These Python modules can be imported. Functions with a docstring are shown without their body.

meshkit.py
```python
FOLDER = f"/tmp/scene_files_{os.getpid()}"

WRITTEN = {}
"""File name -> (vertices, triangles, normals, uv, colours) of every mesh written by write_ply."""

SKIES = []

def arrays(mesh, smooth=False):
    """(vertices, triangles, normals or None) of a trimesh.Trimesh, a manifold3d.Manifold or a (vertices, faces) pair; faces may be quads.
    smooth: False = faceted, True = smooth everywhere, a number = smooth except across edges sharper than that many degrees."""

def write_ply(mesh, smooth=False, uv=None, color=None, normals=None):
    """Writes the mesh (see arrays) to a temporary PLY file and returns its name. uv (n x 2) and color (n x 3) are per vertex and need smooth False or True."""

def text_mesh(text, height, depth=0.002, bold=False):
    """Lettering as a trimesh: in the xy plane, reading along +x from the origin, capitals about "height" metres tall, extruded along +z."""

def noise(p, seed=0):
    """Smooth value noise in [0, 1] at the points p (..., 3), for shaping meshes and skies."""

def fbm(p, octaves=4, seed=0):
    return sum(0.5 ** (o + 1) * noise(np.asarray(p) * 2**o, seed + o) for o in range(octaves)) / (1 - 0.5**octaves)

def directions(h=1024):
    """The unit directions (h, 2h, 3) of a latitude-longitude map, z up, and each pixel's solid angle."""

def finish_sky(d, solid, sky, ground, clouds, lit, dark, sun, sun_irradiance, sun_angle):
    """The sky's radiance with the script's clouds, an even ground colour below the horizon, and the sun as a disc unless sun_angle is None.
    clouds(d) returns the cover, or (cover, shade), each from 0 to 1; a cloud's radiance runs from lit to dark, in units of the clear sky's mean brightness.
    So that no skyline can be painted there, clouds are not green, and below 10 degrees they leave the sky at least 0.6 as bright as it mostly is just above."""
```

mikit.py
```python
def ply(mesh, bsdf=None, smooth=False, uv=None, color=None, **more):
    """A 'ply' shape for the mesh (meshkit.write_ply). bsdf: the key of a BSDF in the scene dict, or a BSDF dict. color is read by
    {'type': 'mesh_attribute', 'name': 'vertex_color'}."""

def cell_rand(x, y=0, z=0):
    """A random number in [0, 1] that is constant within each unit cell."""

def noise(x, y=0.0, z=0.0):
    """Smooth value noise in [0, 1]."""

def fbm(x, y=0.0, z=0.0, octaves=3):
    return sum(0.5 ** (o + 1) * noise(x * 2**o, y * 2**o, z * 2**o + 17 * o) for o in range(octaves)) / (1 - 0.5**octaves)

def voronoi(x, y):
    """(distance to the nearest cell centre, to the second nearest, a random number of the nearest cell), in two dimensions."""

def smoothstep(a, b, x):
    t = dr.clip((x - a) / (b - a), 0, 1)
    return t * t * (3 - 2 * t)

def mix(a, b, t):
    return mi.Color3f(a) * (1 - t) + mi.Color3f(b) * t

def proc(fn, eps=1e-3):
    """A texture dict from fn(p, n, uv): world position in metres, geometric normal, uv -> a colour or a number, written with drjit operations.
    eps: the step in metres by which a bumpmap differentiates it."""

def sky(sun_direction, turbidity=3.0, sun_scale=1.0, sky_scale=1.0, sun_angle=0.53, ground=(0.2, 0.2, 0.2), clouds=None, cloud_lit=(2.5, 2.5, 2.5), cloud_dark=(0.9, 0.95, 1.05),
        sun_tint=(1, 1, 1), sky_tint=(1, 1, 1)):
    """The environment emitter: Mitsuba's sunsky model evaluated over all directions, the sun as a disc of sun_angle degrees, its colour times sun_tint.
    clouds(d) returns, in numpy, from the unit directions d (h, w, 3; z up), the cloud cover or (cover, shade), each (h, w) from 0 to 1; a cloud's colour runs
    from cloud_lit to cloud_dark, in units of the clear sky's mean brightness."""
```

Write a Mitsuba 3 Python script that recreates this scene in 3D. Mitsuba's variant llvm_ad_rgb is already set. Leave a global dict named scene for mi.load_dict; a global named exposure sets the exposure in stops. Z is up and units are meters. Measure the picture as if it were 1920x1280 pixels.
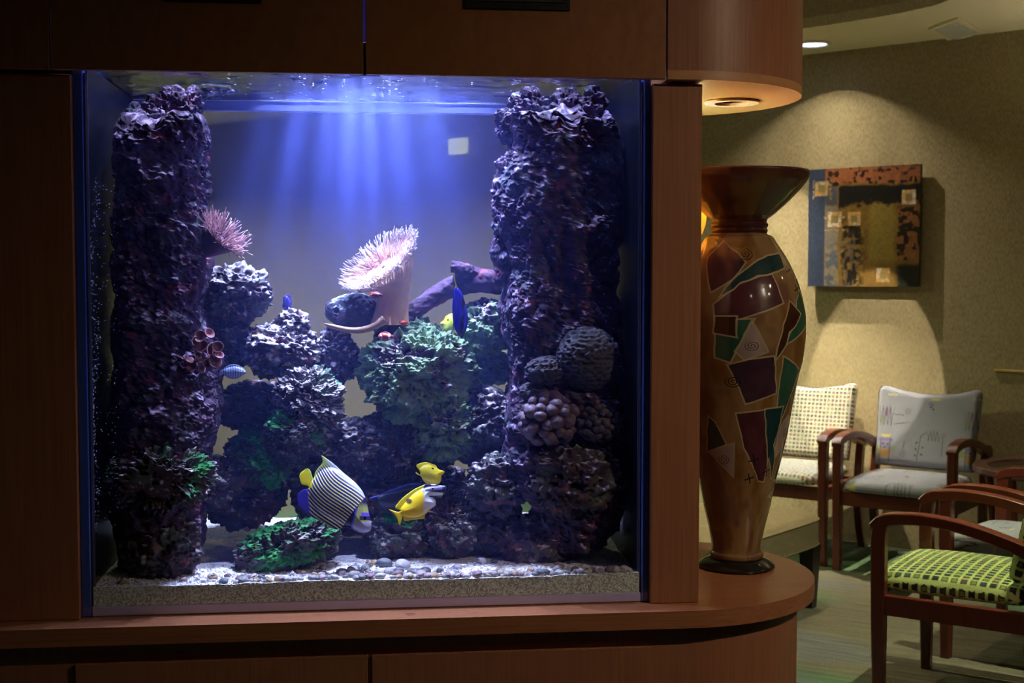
import math, random
import numpy as np, trimesh, manifold3d as m3, shapely
import shapely.geometry as sg
from scipy.spatial import Delaunay, cKDTree
import drjit as dr
import mitsuba as mi
import mikit, meshkit
from mikit import proc, fbm, noise, voronoi, smoothstep, mix, cell_rand

T = mi.ScalarTransform4f
scene, labels = {}, {}
random.seed(7)
RNG = np.random.default_rng(11)

# ------------------------------------------------------------------ camera, exposure, lamps
EYE = 1.5                       # eye height
FOC, TILT = 2446.0, 0.0516      # focal length in pixels of the 1920-wide frame, tangent of the downward tilt
exposure = 0.0
scene['camera'] = {'type': 'thinlens', 'fov': math.degrees(2 * math.atan(960 / FOC)), 'fov_axis': 'x', 'aperture_radius': 0.0035, 'focus_distance': 3.05,
                   'near_clip': 0.05, 'far_clip': 60.0,
                   'to_world': T().look_at(origin=[0, 0, EYE], target=[0, 1, EYE - TILT], up=[0, 0, 1])}

# the lamps of the room, some of them added: (x, y, z), colour*power, cutoff, beam; each has a fitting built by downlight() below
CEIL = 2.74
WARM, NEUT = np.array([1.0, 0.80, 0.50]), np.array([1.0, 0.90, 0.70])
WALL_SPOT = dict(pos=(1.62, 7.10), power=NEUT * 9, cutoff=58, beam=1)       # the lit fitting at the ceiling edge, washes the wall and the picture
ARCH_SPOT = dict(pos=(1.15, 5.90), z=3.26, aim=(2.29, 7.64, 0), power=NEUT * 34, cutoff=8.4, beam=7.8)   # draws the arch of light under the picture
CHAIR_SPOT = dict(pos=(2.00, 4.45), power=np.array([0.95, 1.0, 0.66]) * 19, cutoff=36, beam=24)
BENCH_SPOT = dict(pos=(0.95, 5.55), z=3.26, power=WARM * 16, cutoff=24, beam=6)
POST_SPOT = dict(pos=(2.1, 1.3), power=np.array([1.0, .76, .52]) * 8.5, cutoff=36, beam=3, aim=(0.75, 2.9, 1.1))  # added, unseen; makes the cabinet front brighter towards its right post
FAR_SPOTS = [dict(pos=(x, y), power=np.array([0.86, 0.96, 0.56]) * 27, cutoff=75, beam=15) for x, y in ((-1.15, 6.75), (-2.2, 7.75), (-3.4, 8.95))] + [dict(pos=(1.28, 7.25), power=NEUT * 84, cutoff=31, beam=1)]  # the first three are added to lift the wall behind the tank
ROOM_LAMPS = [dict(pos=(2.5, 1.9), rad=30.0), dict(pos=(2.75, 1.35), rad=30.0), dict(pos=(3.0, 3.4), rad=16.0), dict(pos=(1.2, 0.6), rad=12.0)]  # discs in the ceiling on the viewer's side
SCONCE_RAD = np.array([1.0, 0.66, 0.26]) * 850.0
# the aquarium's own lamps, over the water
TANK_MAIN = np.array([0.54, 0.63, 1.0]) * 11.2
HAZE_TOP, HAZE_ALBEDO = 0.66, [0.20, 0.27, 0.96]      # strength of the water's haze, its colour

# ------------------------------------------------------------------ frames of reference
_n = math.hypot(1, TILT)
FWD, UP, RIGHT = np.array([0, 1, -TILT]) / _n, np.array([0, TILT, 1]) / _n, np.array([1.0, 0, 0])
PHI, CX, CY = 0.1087, 0.3545, 3.2          # the built-in: its axis u runs along its face, v away from the viewer; origin at the centre of its round end
CA, SA = math.cos(PHI), math.sin(PHI)
LOC = T(np.array([[CA, -SA, 0, CX], [SA, CA, 0, CY], [0, 0, 1, 0], [0, 0, 0, 1.0]]))

def ray(px, py): return RIGHT * (px - 960) / FOC + FWD + UP * (640 - py) / FOC
def loc(u, v, z): return np.array([CX + u * CA - v * SA, CY + u * SA + v * CA, z])
def uvz(p): x, y = p[0] - CX, p[1] - CY; return np.array([x * CA + y * SA, -x * SA + y * CA, p[2]])
def at_v(px, py, v):
    d = ray(px, py); e = np.array([0, 0, EYE])
    t = (v - uvz(e)[1]) / (-d[0] * SA + d[1] * CA)
    return uvz(e + d * t)
def at_y(px, py, y): d = ray(px, py); return np.array([0, 0, EYE]) + d * (y / d[1])
def ppm(v, px=660): return 1.0 / np.linalg.norm(at_v(px + 1, 640, v) - at_v(px, 640, v))   # pixels per metre

# ------------------------------------------------------------------ building helpers
def key(name, parent=None):
    base = f'{parent}__{name}' if parent else name
    k, i = base, 0
    while k in scene or k in labels or k in _used:
        i += 1; k = f'{base}_{i:03d}'
    _used.add(k)
    return k
_used = set()
def obj(name, mesh, mat, parent=None, label=None, cat=None, group=None, kind=None, smooth=35, M=None, uv=None, color=None, **more):
    k = key(name, parent)
    if uv is not None or color is not None: smooth = bool(smooth)
    d = mesh if isinstance(mesh, dict) else mikit.ply(mesh, mat, smooth=smooth, uv=uv, color=color, **more)
    if M is not None: d = {**d, 'to_world': M}
    scene[k] = d
    tag(k, label, cat, group, kind)
    return k
def tag(k, label=None, cat=None, group=None, kind=None):
    e = {a: b for a, b in (('label', label), ('category', cat), ('group', group), ('kind', kind)) if b}
    if e: labels[k] = {**labels.get(k, {}), **e}
def thing(name, label, cat, group=None, kind=None):
    k = key(name); tag(k, label, cat, group, kind); return k
def struct(name, mesh, mat, parent=None, label=None, **kw):
    return obj(name, mesh, mat, parent, label, None, None, None if parent else 'structure', **kw)
def box(x0, x1, y0, y1, z0, z1, bev=0.0):
    if bev <= 0:
        b = trimesh.creation.box(extents=(x1 - x0, y1 - y0, z1 - z0)); b.apply_translation(((x0 + x1) / 2, (y0 + y1) / 2, (z0 + z1) / 2)); return b
    p = []
    for sx, ax in ((x0, 1), (x1, -1)):
        for sy, ay in ((y0, 1), (y1, -1)):
            for sz, az in ((z0, 1), (z1, -1)):
                p += [(sx + ax * bev, sy + ay * bev, sz), (sx + ax * bev, sy, sz + az * bev), (sx, sy + ay * bev, sz + az * bev)]
    return trimesh.convex.convex_hull(np.array(p))
def cat_(ms): return trimesh.util.concatenate(ms)
def extrude(poly, z0, z1):
    m = trimesh.creation.extrude_polygon(poly, z1 - z0, engine='earcut'); m.apply_translation((0, 0, z0)); return m
def slab(poly, z0, z1, bev=0.004):
    """A slab with rounded rims: the outline grown and shrunk in four steps."""
    a = [(z0, -bev), (z0 + bev, 0), (z1 - bev, 0), (z1 - bev * .3, -bev * .3), (z1, -bev)]
    rings = [np.array(poly.buffer(o, join_style=2).exterior.coords)[:-1] if o else np.array(poly.exterior.coords)[:-1] for _, o in a]
    n = min(len(r) for r in rings)
    base = sg.LinearRing(rings[1])
    if any(len(r) != n for r in rings): return extrude(poly, z0, z1)
    # line the rings up at their first corner
    out = []
    for (z, _), r in zip(a, rings):
        s = np.argmin(((r - rings[1][0]) ** 2).sum(1)); out.append(np.c_[np.roll(r, -s, 0), np.full(n, z)])
    if any(sg.LinearRing(r).is_ccw != base.is_ccw for r in rings): return extrude(poly, z0, z1)
    v = np.vstack(out); f = []
    for k in range(len(a) - 1):
        i = np.arange(n); j = (i + 1) % n
        f += [np.c_[k * n + i, k * n + j, (k + 1) * n + j], np.c_[k * n + i, (k + 1) * n + j, (k + 1) * n + i]]
    V2, F2 = trimesh.creation.triangulate_polygon(sg.Polygon(rings[0]), engine='earcut')
    caps = []
    for zz, r in ((z0, rings[0]), (z1, rings[-1])):
        V2, F2 = trimesh.creation.triangulate_polygon(sg.Polygon(r), engine='earcut')
        caps.append(trimesh.Trimesh(np.c_[V2, np.full(len(V2), zz)], F2 if zz == z1 else F2[:, ::-1], process=False))
    m = trimesh.Trimesh(v, np.vstack(f), process=False)
    return cat_([m] + caps)
def lathe(profile, n=64, ang=None):
    p = np.array(profile, float); m = len(p)
    a = np.linspace(0, 2 * np.pi, n + 1)[:-1]
    v = np.stack([p[:, None, 0] * np.cos(a), p[:, None, 0] * np.sin(a), np.repeat(p[:, 1:2], n, 1)], -1).reshape(-1, 3)
    i, j = np.meshgrid(np.arange(m - 1), np.arange(n), indexing='ij')
    q = np.stack([i * n + j, i * n + (j + 1) % n, (i + 1) * n + (j + 1) % n, (i + 1) * n + j], -1).reshape(-1, 4)
    t = trimesh.Trimesh(v, np.vstack([q[:, [0, 1, 2]], q[:, [0, 2, 3]]]), process=False)
    return t
def tube(pts, r, n=8, caps=True):
    p = np.asarray(pts, float); r = np.broadcast_to(r, (len(p),)).astype(float)
    t = np.gradient(p, axis=0); t /= np.linalg.norm(t, axis=1, keepdims=True) + 1e-12
    ref = np.array([0, 0, 1.0]) if abs(t[:, 2]).mean() < 0.8 else np.array([1.0, 0, 0])
    a = np.cross(t, ref); a /= np.linalg.norm(a, axis=1, keepdims=True) + 1e-12; b = np.cross(t, a)
    w = np.arange(n) * 2 * np.pi / n
    v = p[:, None] + r[:, None, None] * (np.cos(w)[None, :, None] * a[:, None] + np.sin(w)[None, :, None] * b[:, None])
    i, j = np.meshgrid(np.arange(len(p) - 1), np.arange(n), indexing='ij')
    q = np.stack([i * n + j, i * n + (j + 1) % n, (i + 1) * n + (j + 1) % n, (i + 1) * n + j], -1).reshape(-1, 4)
    f = [q[:, [0, 1, 2]], q[:, [0, 2, 3]]]; v = v.reshape(-1, 3)
    if caps:
        k = len(v); v = np.vstack([v, p[0], p[-1]]); j = np.arange(n); e = (len(p) - 1) * n
        f += [np.c_[(j + 1) % n, j, np.full(n, k)], np.c_[e + j, e + (j + 1) % n, np.full(n, k + 1)]]
    return trimesh.Trimesh(v, np.vstack(f), process=False)
def spline(pts, n):
    from scipy.interpolate import CubicSpline
    p = np.asarray(pts, float); s = np.r_[0, np.cumsum(np.linalg.norm(np.diff(p, axis=0), axis=1))]
    return CubicSpline(s, p)(np.linspace(0, s[-1], n))
def smooth_ring(pts, n):
    from scipy.interpolate import CubicSpline
    p = np.vstack([pts, pts[:1]]).astype(float); s = np.r_[0, np.cumsum(np.linalg.norm(np.diff(p, axis=0), axis=1))]
    return CubicSpline(s, p, bc_type='periodic')(np.linspace(0, s[-1], n + 1)[:-1])
def inflate(outline, step, height):
    """A closed solid from a flat outline (n x 2): height(points, distance to the outline) is its half thickness. Returns (vertices in x, y, +-h; faces; flat points)."""
    poly = sg.Polygon(outline).buffer(0)
    if poly.geom_type != 'Polygon': poly = max(poly.geoms, key=lambda g: g.area)
    L = poly.exterior.length; nb = max(12, int(L / step))
    rim = np.array([poly.exterior.interpolate(t).coords[0] for t in np.linspace(0, L, nb + 1)[:-1]])
    x0, y0, x1, y1 = poly.bounds
    gx, gy = np.meshgrid(np.arange(x0, x1, step), np.arange(y0, y1, step * .87)); gx = gx + (np.arange(gx.shape[0]) % 2)[:, None] * step / 2
    g = np.c_[gx.ravel(), gy.ravel()]
    g = g[shapely.contains_xy(poly, g[:, 0], g[:, 1])]
    fine = cKDTree(np.array([poly.exterior.interpolate(t).coords[0] for t in np.linspace(0, L, nb * 4)]))
    dist = fine.query(g)[0]; g, dist = g[dist > step * .55], dist[dist > step * .55]
    p = np.vstack([rim, g]); d = np.r_[np.zeros(nb), dist]
    tri = Delaunay(p).simplices; c = p[tri].mean(1); tri = tri[shapely.contains_xy(poly, c[:, 0], c[:, 1])]
    a = p[tri]; cr = (a[:, 1, 0] - a[:, 0, 0]) * (a[:, 2, 1] - a[:, 0, 1]) - (a[:, 1, 1] - a[:, 0, 1]) * (a[:, 2, 0] - a[:, 0, 0])
    tri = tri[abs(cr) > 1e-14]; cr = cr[abs(cr) > 1e-14]
    tri[cr < 0] = tri[cr < 0][:, ::-1]
    h = height(p, d); h[:nb] = 0
    n = len(p); low = np.r_[np.arange(nb), n + np.arange(n - nb)]
    v = np.vstack([np.c_[p, h], np.c_[p[nb:], -h[nb:]]])
    return v, np.vstack([tri, low[tri][:, ::-1]]), np.vstack([p, p[nb:]])

# ------------------------------------------------------------------ materials
def mat(name, d): scene['mat_' + name] = d; return 'mat_' + name
def pri(color, rough=0.5, **k):
    c = color if isinstance(color, dict) else {'type': 'rgb', 'value': list(map(float, color))}
    return {'type': 'twosided', 'bsdf': {'type': 'principled', 'base_color': c, 'roughness': rough, **k}}
ATTR = {'type': 'mesh_attribute', 'name': 'vertex_color'}

def wood_fn(sx, sy, sz, dark, light):
    def f(p, n, uv):
        u, v = p.x * CA + p.y * SA, -p.x * SA + p.y * CA
        g = fbm(u * sx + 3.1, v * sy, p.z * sz, 4)
        h = noise(u * sx * 3.1, v * sy * 3.1, p.z * sz * 2.2)
        return mix(dark, light, dr.clip(g * 0.65 + 0.35 * h, 0, 1))
    return f
CH_D, CH_L = (0.215, 0.084, 0.043), (0.35, 0.150, 0.078)
mat('wood_up', pri(proc(wood_fn(190, 190, 3.6, CH_D, CH_L)), 0.42, specular=0.4))
mat('wood_along', pri(proc(wood_fn(3.6, 190, 190, CH_D, (0.40, 0.165, 0.075))), 0.30, specular=0.5))
mat('wood_soffit', pri(proc(wood_fn(5, 60, 30, (0.42, 0.20, 0.085), (0.50, 0.25, 0.11))), 0.38, specular=0.4))  # same wood in a lighter copy, the lamp glow put into its colour
def burl(p, n, uv):
    u = p.x * CA + p.y * SA
    w = fbm(u * 9, p.z * 9, 1.0, 3)
    g = fbm(u * 75 + w * 5, p.z * 34 + w * 7, 2.0, 4)
    return mix((0.235, 0.094, 0.038), (0.315, 0.133, 0.055), g)
mat('burl', pri(proc(burl), 0.36, specular=0.45))
mat('chair_wood', pri(proc(wood_fn(40, 40, 9, (0.072, 0.0125, 0.0065), (0.12, 0.022, 0.010))), 0.28, specular=0.5))
mat('black', pri((0.008, 0.008, 0.009), 0.4))
mat('dark_metal', pri((0.03, 0.03, 0.032), 0.45))
mat('espresso', pri((0.014, 0.010, 0.009), 0.3))
mat('white_paint', pri((0.75, 0.74, 0.72), 0.6))
mat('chrome', {'type': 'roughconductor', 'material': 'Cr', 'alpha': 0.12})
def paper(p, n, uv):
    a = p.x * 0.77 - p.y * 0.64
    g = fbm(a * 230, 1.0, p.z * 62, 3); s = noise(a * 520, 0.0, p.z * 110); b = fbm(a * 3.0, 0.0, p.z * 3.0, 2)
    return mix((0.255, 0.198, 0.102), (0.40, 0.33, 0.188), dr.clip(0.62 * smoothstep(0.25, 0.75, g) + 0.35 * s + 0.25 * (b - 0.5), 0, 1))
mat('wallpaper', pri(proc(paper), 0.75, specular=0.15))
mat('ceiling', pri((0.82, 0.72, 0.48), 0.8, specular=0.1))
def carpet(p, n, uv):
    a = p.x * 0.50 + p.y * 0.86; b = p.x * 0.86 - p.y * 0.50
    w = fbm(b * 2.3, a * 2.3, 0.0, 3)
    rib = noise(a * 62 + w * 3.0, b * 3.4); rib2 = noise(a * 130 + w * 6, b * 9)
    zone = smoothstep(0.46, 0.62, fbm(a * 1.25 + 1.7, b * 0.9 + 4.2, 3.0, 2)); z2 = smoothstep(0.48, 0.64, fbm(a * 2.6 + 9, b * 1.1, 7.0, 2))
    c = mix((0.098, 0.155, 0.082), (0.150, 0.135, 0.094), zone); c = mix(c, (0.13, 0.145, 0.155), z2 * 0.6)
    return c * 0.68 * (0.66 + 0.34 * rib + 0.26 * rib2) * (0.8 + 0.4 * noise(p.x * 420, p.y * 420))
mat('carpet', pri(proc(carpet), 0.95, specular=0.05))

# ------------------------------------------------------------------ the setting
WD, WN, WP = np.array([0.77, -0.64, 0]), np.array([0.64, 0.77, 0]), np.array([2.30, 6.94, 0])
WD, WN = WD / np.linalg.norm(WD), WN / np.linalg.norm(WN)
WALL = T(np.array([[WD[0], WN[0], 0, WP[0]], [WD[1], WN[1], 0, WP[1]], [0, 0, 1, 0], [0, 0, 0, 1.0]]))   # x along the wall, y into it, z up
def wall_t(px, py, off=0.0):     # where a ray meets the back wall: (along it, height)
    d = ray(px, py); e = np.array([0, 0, EYE]); k = ((WP - e) @ WN - off) / (d @ WN); q = e + d * k
    return (q - WP) @ WD, q[2]
struct('floor', box(-6, 6, -2, 13, -0.05, 0), 'mat_carpet', label='striped green, grey and tan carpet')
struct('wall_back', box(-9, 3.5, 0, 0.12, 0, 3.3), 'mat_wallpaper', M=WALL, label='long wall in mottled tan woven wallpaper')
tray = spline([(-6.0, 8.0), (-1.6, 7.6), (0.4, 7.2), (1.0, 6.98), (1.48, 6.65), (1.80, 6.33), (1.96, 6.08), (1.99, 5.86), (1.93, 5.5), (1.6, 5.0), (0.9, 4.5), (-1.5, 4.2), (-6.0, 4.2)], 90)
ceil_poly = sg.Polygon([(-6, -2), (6, -2), (6, 13), (-6, 13)]).difference(sg.Polygon(tray).buffer(0))
ck = struct('ceiling', cat_([extrude(g, CEIL, CEIL + 0.05) for g in getattr(ceil_poly, 'geoms', [ceil_poly])] + [box(-6, 6, -2, 13, 3.26, 3.3)]), 'mat_ceiling', label='plain cream ceiling with a raised oval tray')
tv = np.vstack([np.c_[tray, np.full(90, CEIL - 0.001)], np.c_[tray, np.full(90, 3.26)]]); ti = np.arange(89)
struct('tray_side', trimesh.Trimesh(tv, np.vstack([np.c_[ti, ti + 1, ti + 91], np.c_[ti, ti + 91, ti + 90]]), process=False), 'mat_wallpaper', ck, smooth=True, label='curved tray side covered in tan wallpaper')
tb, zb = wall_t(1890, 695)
obj('wall_light_streak', cat_([box(tb - 0.07, tb + 0.9, -0.012, 0.0, zb - 0.006, zb + 0.006, 0.002)]), pri((0.55, 0.42, 0.12), 0.3), M=WALL, label='streak of yellow light on the wall at the right edge, built as a brass rail', cat='rail')  # a grazing streak of light, built as a thin brass strip
# access hatch and air vent in the ceiling strip
vent = thing('ceiling_vent', 'pale square air vent and its frame in the ceiling strip', 'vent')
def at_z(px, py, z): d = ray(px, py); return np.array([0, 0, EYE]) + d * ((z - EYE) / d[2])
q = [at_z(*c, CEIL - 0.001)[:2] for c in ((1745, 52), (1795, 34), (1838, 57), (1786, 74))]
qo = sg.Polygon(q)
obj('frame', extrude(qo.buffer(0.012, join_style=2).difference(qo.buffer(-0.012)), CEIL - 0.012, CEIL - 0.0005), 'mat_ceiling', vent)
e0, e1 = q[1] - q[0], q[3] - q[0]
for k in range(9):
    a = q[0] + e1 * (k + .3) / 9; b = a + e1 * .06
    obj('louvre', extrude(sg.Polygon([a, a + e0, b + e0, b]), CEIL - 0.010, CEIL - 0.001), 'mat_white_paint', vent)

def emit(c, w=1.0): return {'type': 'area', 'sampling_weight': w, 'radiance': {'type': 'rgb', 'value': [float(x) for x in c]}}
def downlight(pos, z=CEIL, power=None, cutoff=30, beam=10, r=0.075, rad=None, label='', aim=None, glow=3.0, tint=(0.72, 0.80, 1.0)):
    x, y = pos; k = thing('recessed_downlight', label, 'ceiling light', 'recessed ceiling lights')
    M = T().translate([x, y, z])
    obj('trim_ring', lathe([(r, 0.0), (r + 0.022, -0.002), (r + 0.024, -0.008), (r + 0.004, -0.010), (r, -0.006), (r, 0)], 40), 'mat_white_paint', k, M=M)
    lens = lathe([(0.0001, -0.0035), (r * 0.6, -0.0035), (r, -0.0045)], 40);
    c = np.broadcast_to(rad, 3) * np.array([1.0, 0.85, 0.62]) if rad is not None else np.array(tint) * glow
    obj('lens', lens, 'mat_white_paint', k, smooth=False, M=M, emitter=emit(c, 1.0 if rad is not None else 0.02), label='glowing lens')
    if power is not None:
        t = aim if aim is not None else (x, y, 0)
        scene[k + '_lamp'] = {'type': 'spot', 'sampling_weight': 1.5, 'intensity': {'type': 'rgb', 'value': [float(c) for c in power]}, 'cutoff_angle': cutoff, 'beam_width': beam,
                              'to_world': T().look_at(origin=[x, y, z - 0.02], target=list(t), up=[0.3, 1, 0.02])}
downlight(**WALL_SPOT, label='lit recessed downlight in the ceiling strip beside the curved wooden soffit')
downlight(**ARCH_SPOT, label='recessed downlight high in the ceiling tray, aimed at the wall under the picture')
downlight(**BENCH_SPOT, label='recessed downlight high in the ceiling tray over the bench')
downlight(**POST_SPOT, label='unseen recessed downlight added to brighten the right post of the cabinet')
downlight(**CHAIR_SPOT, label='recessed downlight over the lime green chair, outside the frame')
for s, w in zip(FAR_SPOTS, ('added nearest the cabinet', 'added second from the cabinet', 'added farthest from the cabinet', 'left of the wall picture')): downlight(**s, label=f'recessed downlight along the back wall, {w}, hidden by the cabinet')
for s, w in zip(ROOM_LAMPS, ('right of the viewer, farther from the corner', 'right of the viewer, nearer the corner', 'over the right edge of the frame', 'straight over the viewer')): downlight(**s, label=f'recessed downlight {w}, outside the frame')
tl = thing('added_uplight', 'added floor lamp, unseen, throwing light at the ceiling from outside the frame at the right', 'lamp')  # added and unseen, to brighten the ceiling at the right
TLM = T().translate([3.05, 5.6, 0])
obj('base', lathe([(.0005, 0), (.14, 0), (.14, .012), (.02, .03), (.0005, .03)], 40), 'mat_dark_metal', tl, M=TLM); obj('pole', tube([(0, 0, .02), (0, 0, 1.72)], .012, 12), 'mat_dark_metal', tl, M=TLM)
obj('bowl', lathe([(.012, 1.70), (.08, 1.74), (.15, 1.82), (.145, 1.82), (.075, 1.75), (.0005, 1.72)], 48), 'mat_dark_metal', tl, M=TLM, smooth=40)
scene['added_uplight_beam'] = {'type': 'spot', 'sampling_weight': 1.5, 'intensity': {'type': 'rgb', 'value': [1.7, 1.55, 1.2]}, 'cutoff_angle': 62, 'beam_width': 25, 'to_world': T().look_at(origin=[3.05, 5.6, 1.80], target=[2.9, 5.7, 3.0], up=[0.1, 1, 0.0])}
sx0, sz0 = wall_t(868, 275)
s = thing('yellow_wall_glow', 'small glowing yellow rectangle on the wall behind the aquarium water', 'wall lamp')
obj('backplate', box(sx0 - 0.06, sx0 + 0.06, -0.03, 0, sz0 - 0.04, sz0 + 0.04, 0.004), 'mat_dark_metal', s, M=WALL)
obj('diffuser', box(sx0 - 0.085, sx0 + 0.085, -0.07, -0.03, sz0 - 0.055, sz0 + 0.055, 0.01), 'mat_white_paint', s, M=WALL, emitter=emit((0.34, 0.36, 0.03), 0.05), label='glowing yellow glass')  # yellow glow built as a small emissive box on the wall

# ------------------------------------------------------------------ the built-in cabinet round the aquarium
ZL0, ZL1, ZS, ZTOP = 0.7273, 0.7656, 1.9222, 2.50
UL, UR, UP_, VT = -1.317, -0.0807, 0.0295, -0.3158
RS, RL, RB = 0.3428, 0.3857, 0.345
ULEFT = -2.05
def round_end(R, u0): a = np.linspace(-np.pi / 2, np.pi / 2, 60); return sg.Polygon([(u0, -R)] + [(R * math.cos(t), R * math.sin(t)) for t in a] + [(u0, R)])
cab = thing('aquarium_cabinet', 'reddish cherry wood built-in cabinet with a rounded end, framing the aquarium', 'cabinet')
obj('base', slab(round_end(RB, ULEFT), 0.0, ZL0, 0.002), 'mat_wood_up', cab, M=LOC)
for x0, x1 in ((140, 689), (697, 1222)):
    a, b = at_v(x0, 1240, -0.357)[0], at_v(x1, 1220, -0.357)[0]
    obj('door', box(a, b, -0.357, -0.3455, 0.08, 0.6807, 0.0015), 'mat_wood_up', cab, M=LOC)
obj('post', box(UR, UP_, VT, -0.262, ZL1 + 0.0005, ZS - 0.006, 0.0012), 'mat_wood_up', cab, M=LOC)
obj('post', box(UR, UP_, 0.262, -VT, ZL1 + 0.0005, ZS - 0.006, 0.0012), 'mat_wood_up', cab, M=LOC)
obj('post', box(ULEFT, UL, VT, -0.262, ZL1 + 0.0005, ZS - 0.006, 0.0012), 'mat_wood_up', cab, M=LOC)
obj('post', box(ULEFT, UL, 0.262, -VT, ZL1 + 0.0005, ZS - 0.006, 0.0012), 'mat_wood_up', cab, M=LOC)
obj('end_panel', box(UR + 0.012, UP_ - 0.002, -0.262, 0.262, ZL1 + 0.0005, ZS, 0.001), 'mat_wood_up', cab, M=LOC)
obj('end_panel', box(UL - 0.06, UL - 0.004, -0.262, 0.262, ZL1 + 0.0005, ZS, 0.001), 'mat_wood_up', cab, M=LOC)
# canopy: hinged front panels, plain back, top and the solid round soffit
ua, ub, uc, ud = (at_v(x, 70, -RS)[0] for x in (95, 681.0, 685.6, 1249))
obj('canopy_panel', box(ua, ub, -RS, -RS + 0.018, ZS, ZTOP, 0.001), 'mat_burl', cab, M=LOC, label='hinged front panel in figured veneer')
obj('canopy_panel', box(uc, ud, -RS, -RS + 0.018, ZS, ZTOP, 0.001), 'mat_burl', cab, M=LOC, label='hinged front panel in figured veneer')
obj('canopy_side', box(ULEFT, ua - 0.004, -RS + 0.002, -RS + 0.02, ZS, ZTOP, 0.001), 'mat_wood_up', cab, M=LOC)
gz = at_v(683, 76, -RS)[2]
obj('backing_strip', box(ub - 0.03, uc + 0.03, -RS + 0.0185, -RS + 0.030, ZS, gz, 0.001), 'mat_black', cab, M=LOC)
obj('canopy_back', box(ULEFT, ud, RS - 0.018, RS, ZS, ZTOP, 0.001), 'mat_wood_up', cab, M=LOC)
obj('canopy_lining', box(-1.0, -0.30, RS - 0.024, RS - 0.0185, ZS + 0.001, ZTOP - 0.02), pri((.16, .20, .80), .6), cab, M=LOC, label='inner lining coloured blue to stand in for blue lamp light')  # blue of the lamps put into the lining colour, seen through the slit
for x0_, x1_ in ((ULEFT, -1.002), (-0.298, ud - 0.002)): obj('canopy_lining', box(x0_, x1_, RS - 0.024, RS - 0.0185, ZS + 0.001, ZTOP - 0.02), 'mat_black', cab, M=LOC, label='black inner lining added to darken the canopy ends')  # added to keep the ends of the canopy dark
obj('canopy_top', box(ULEFT, ud, -RS + 0.018, RS - 0.018, ZTOP - 0.018, ZTOP), 'mat_wood_up', cab, M=LOC)
soff = round_end(RS, ud + 0.004)
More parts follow.
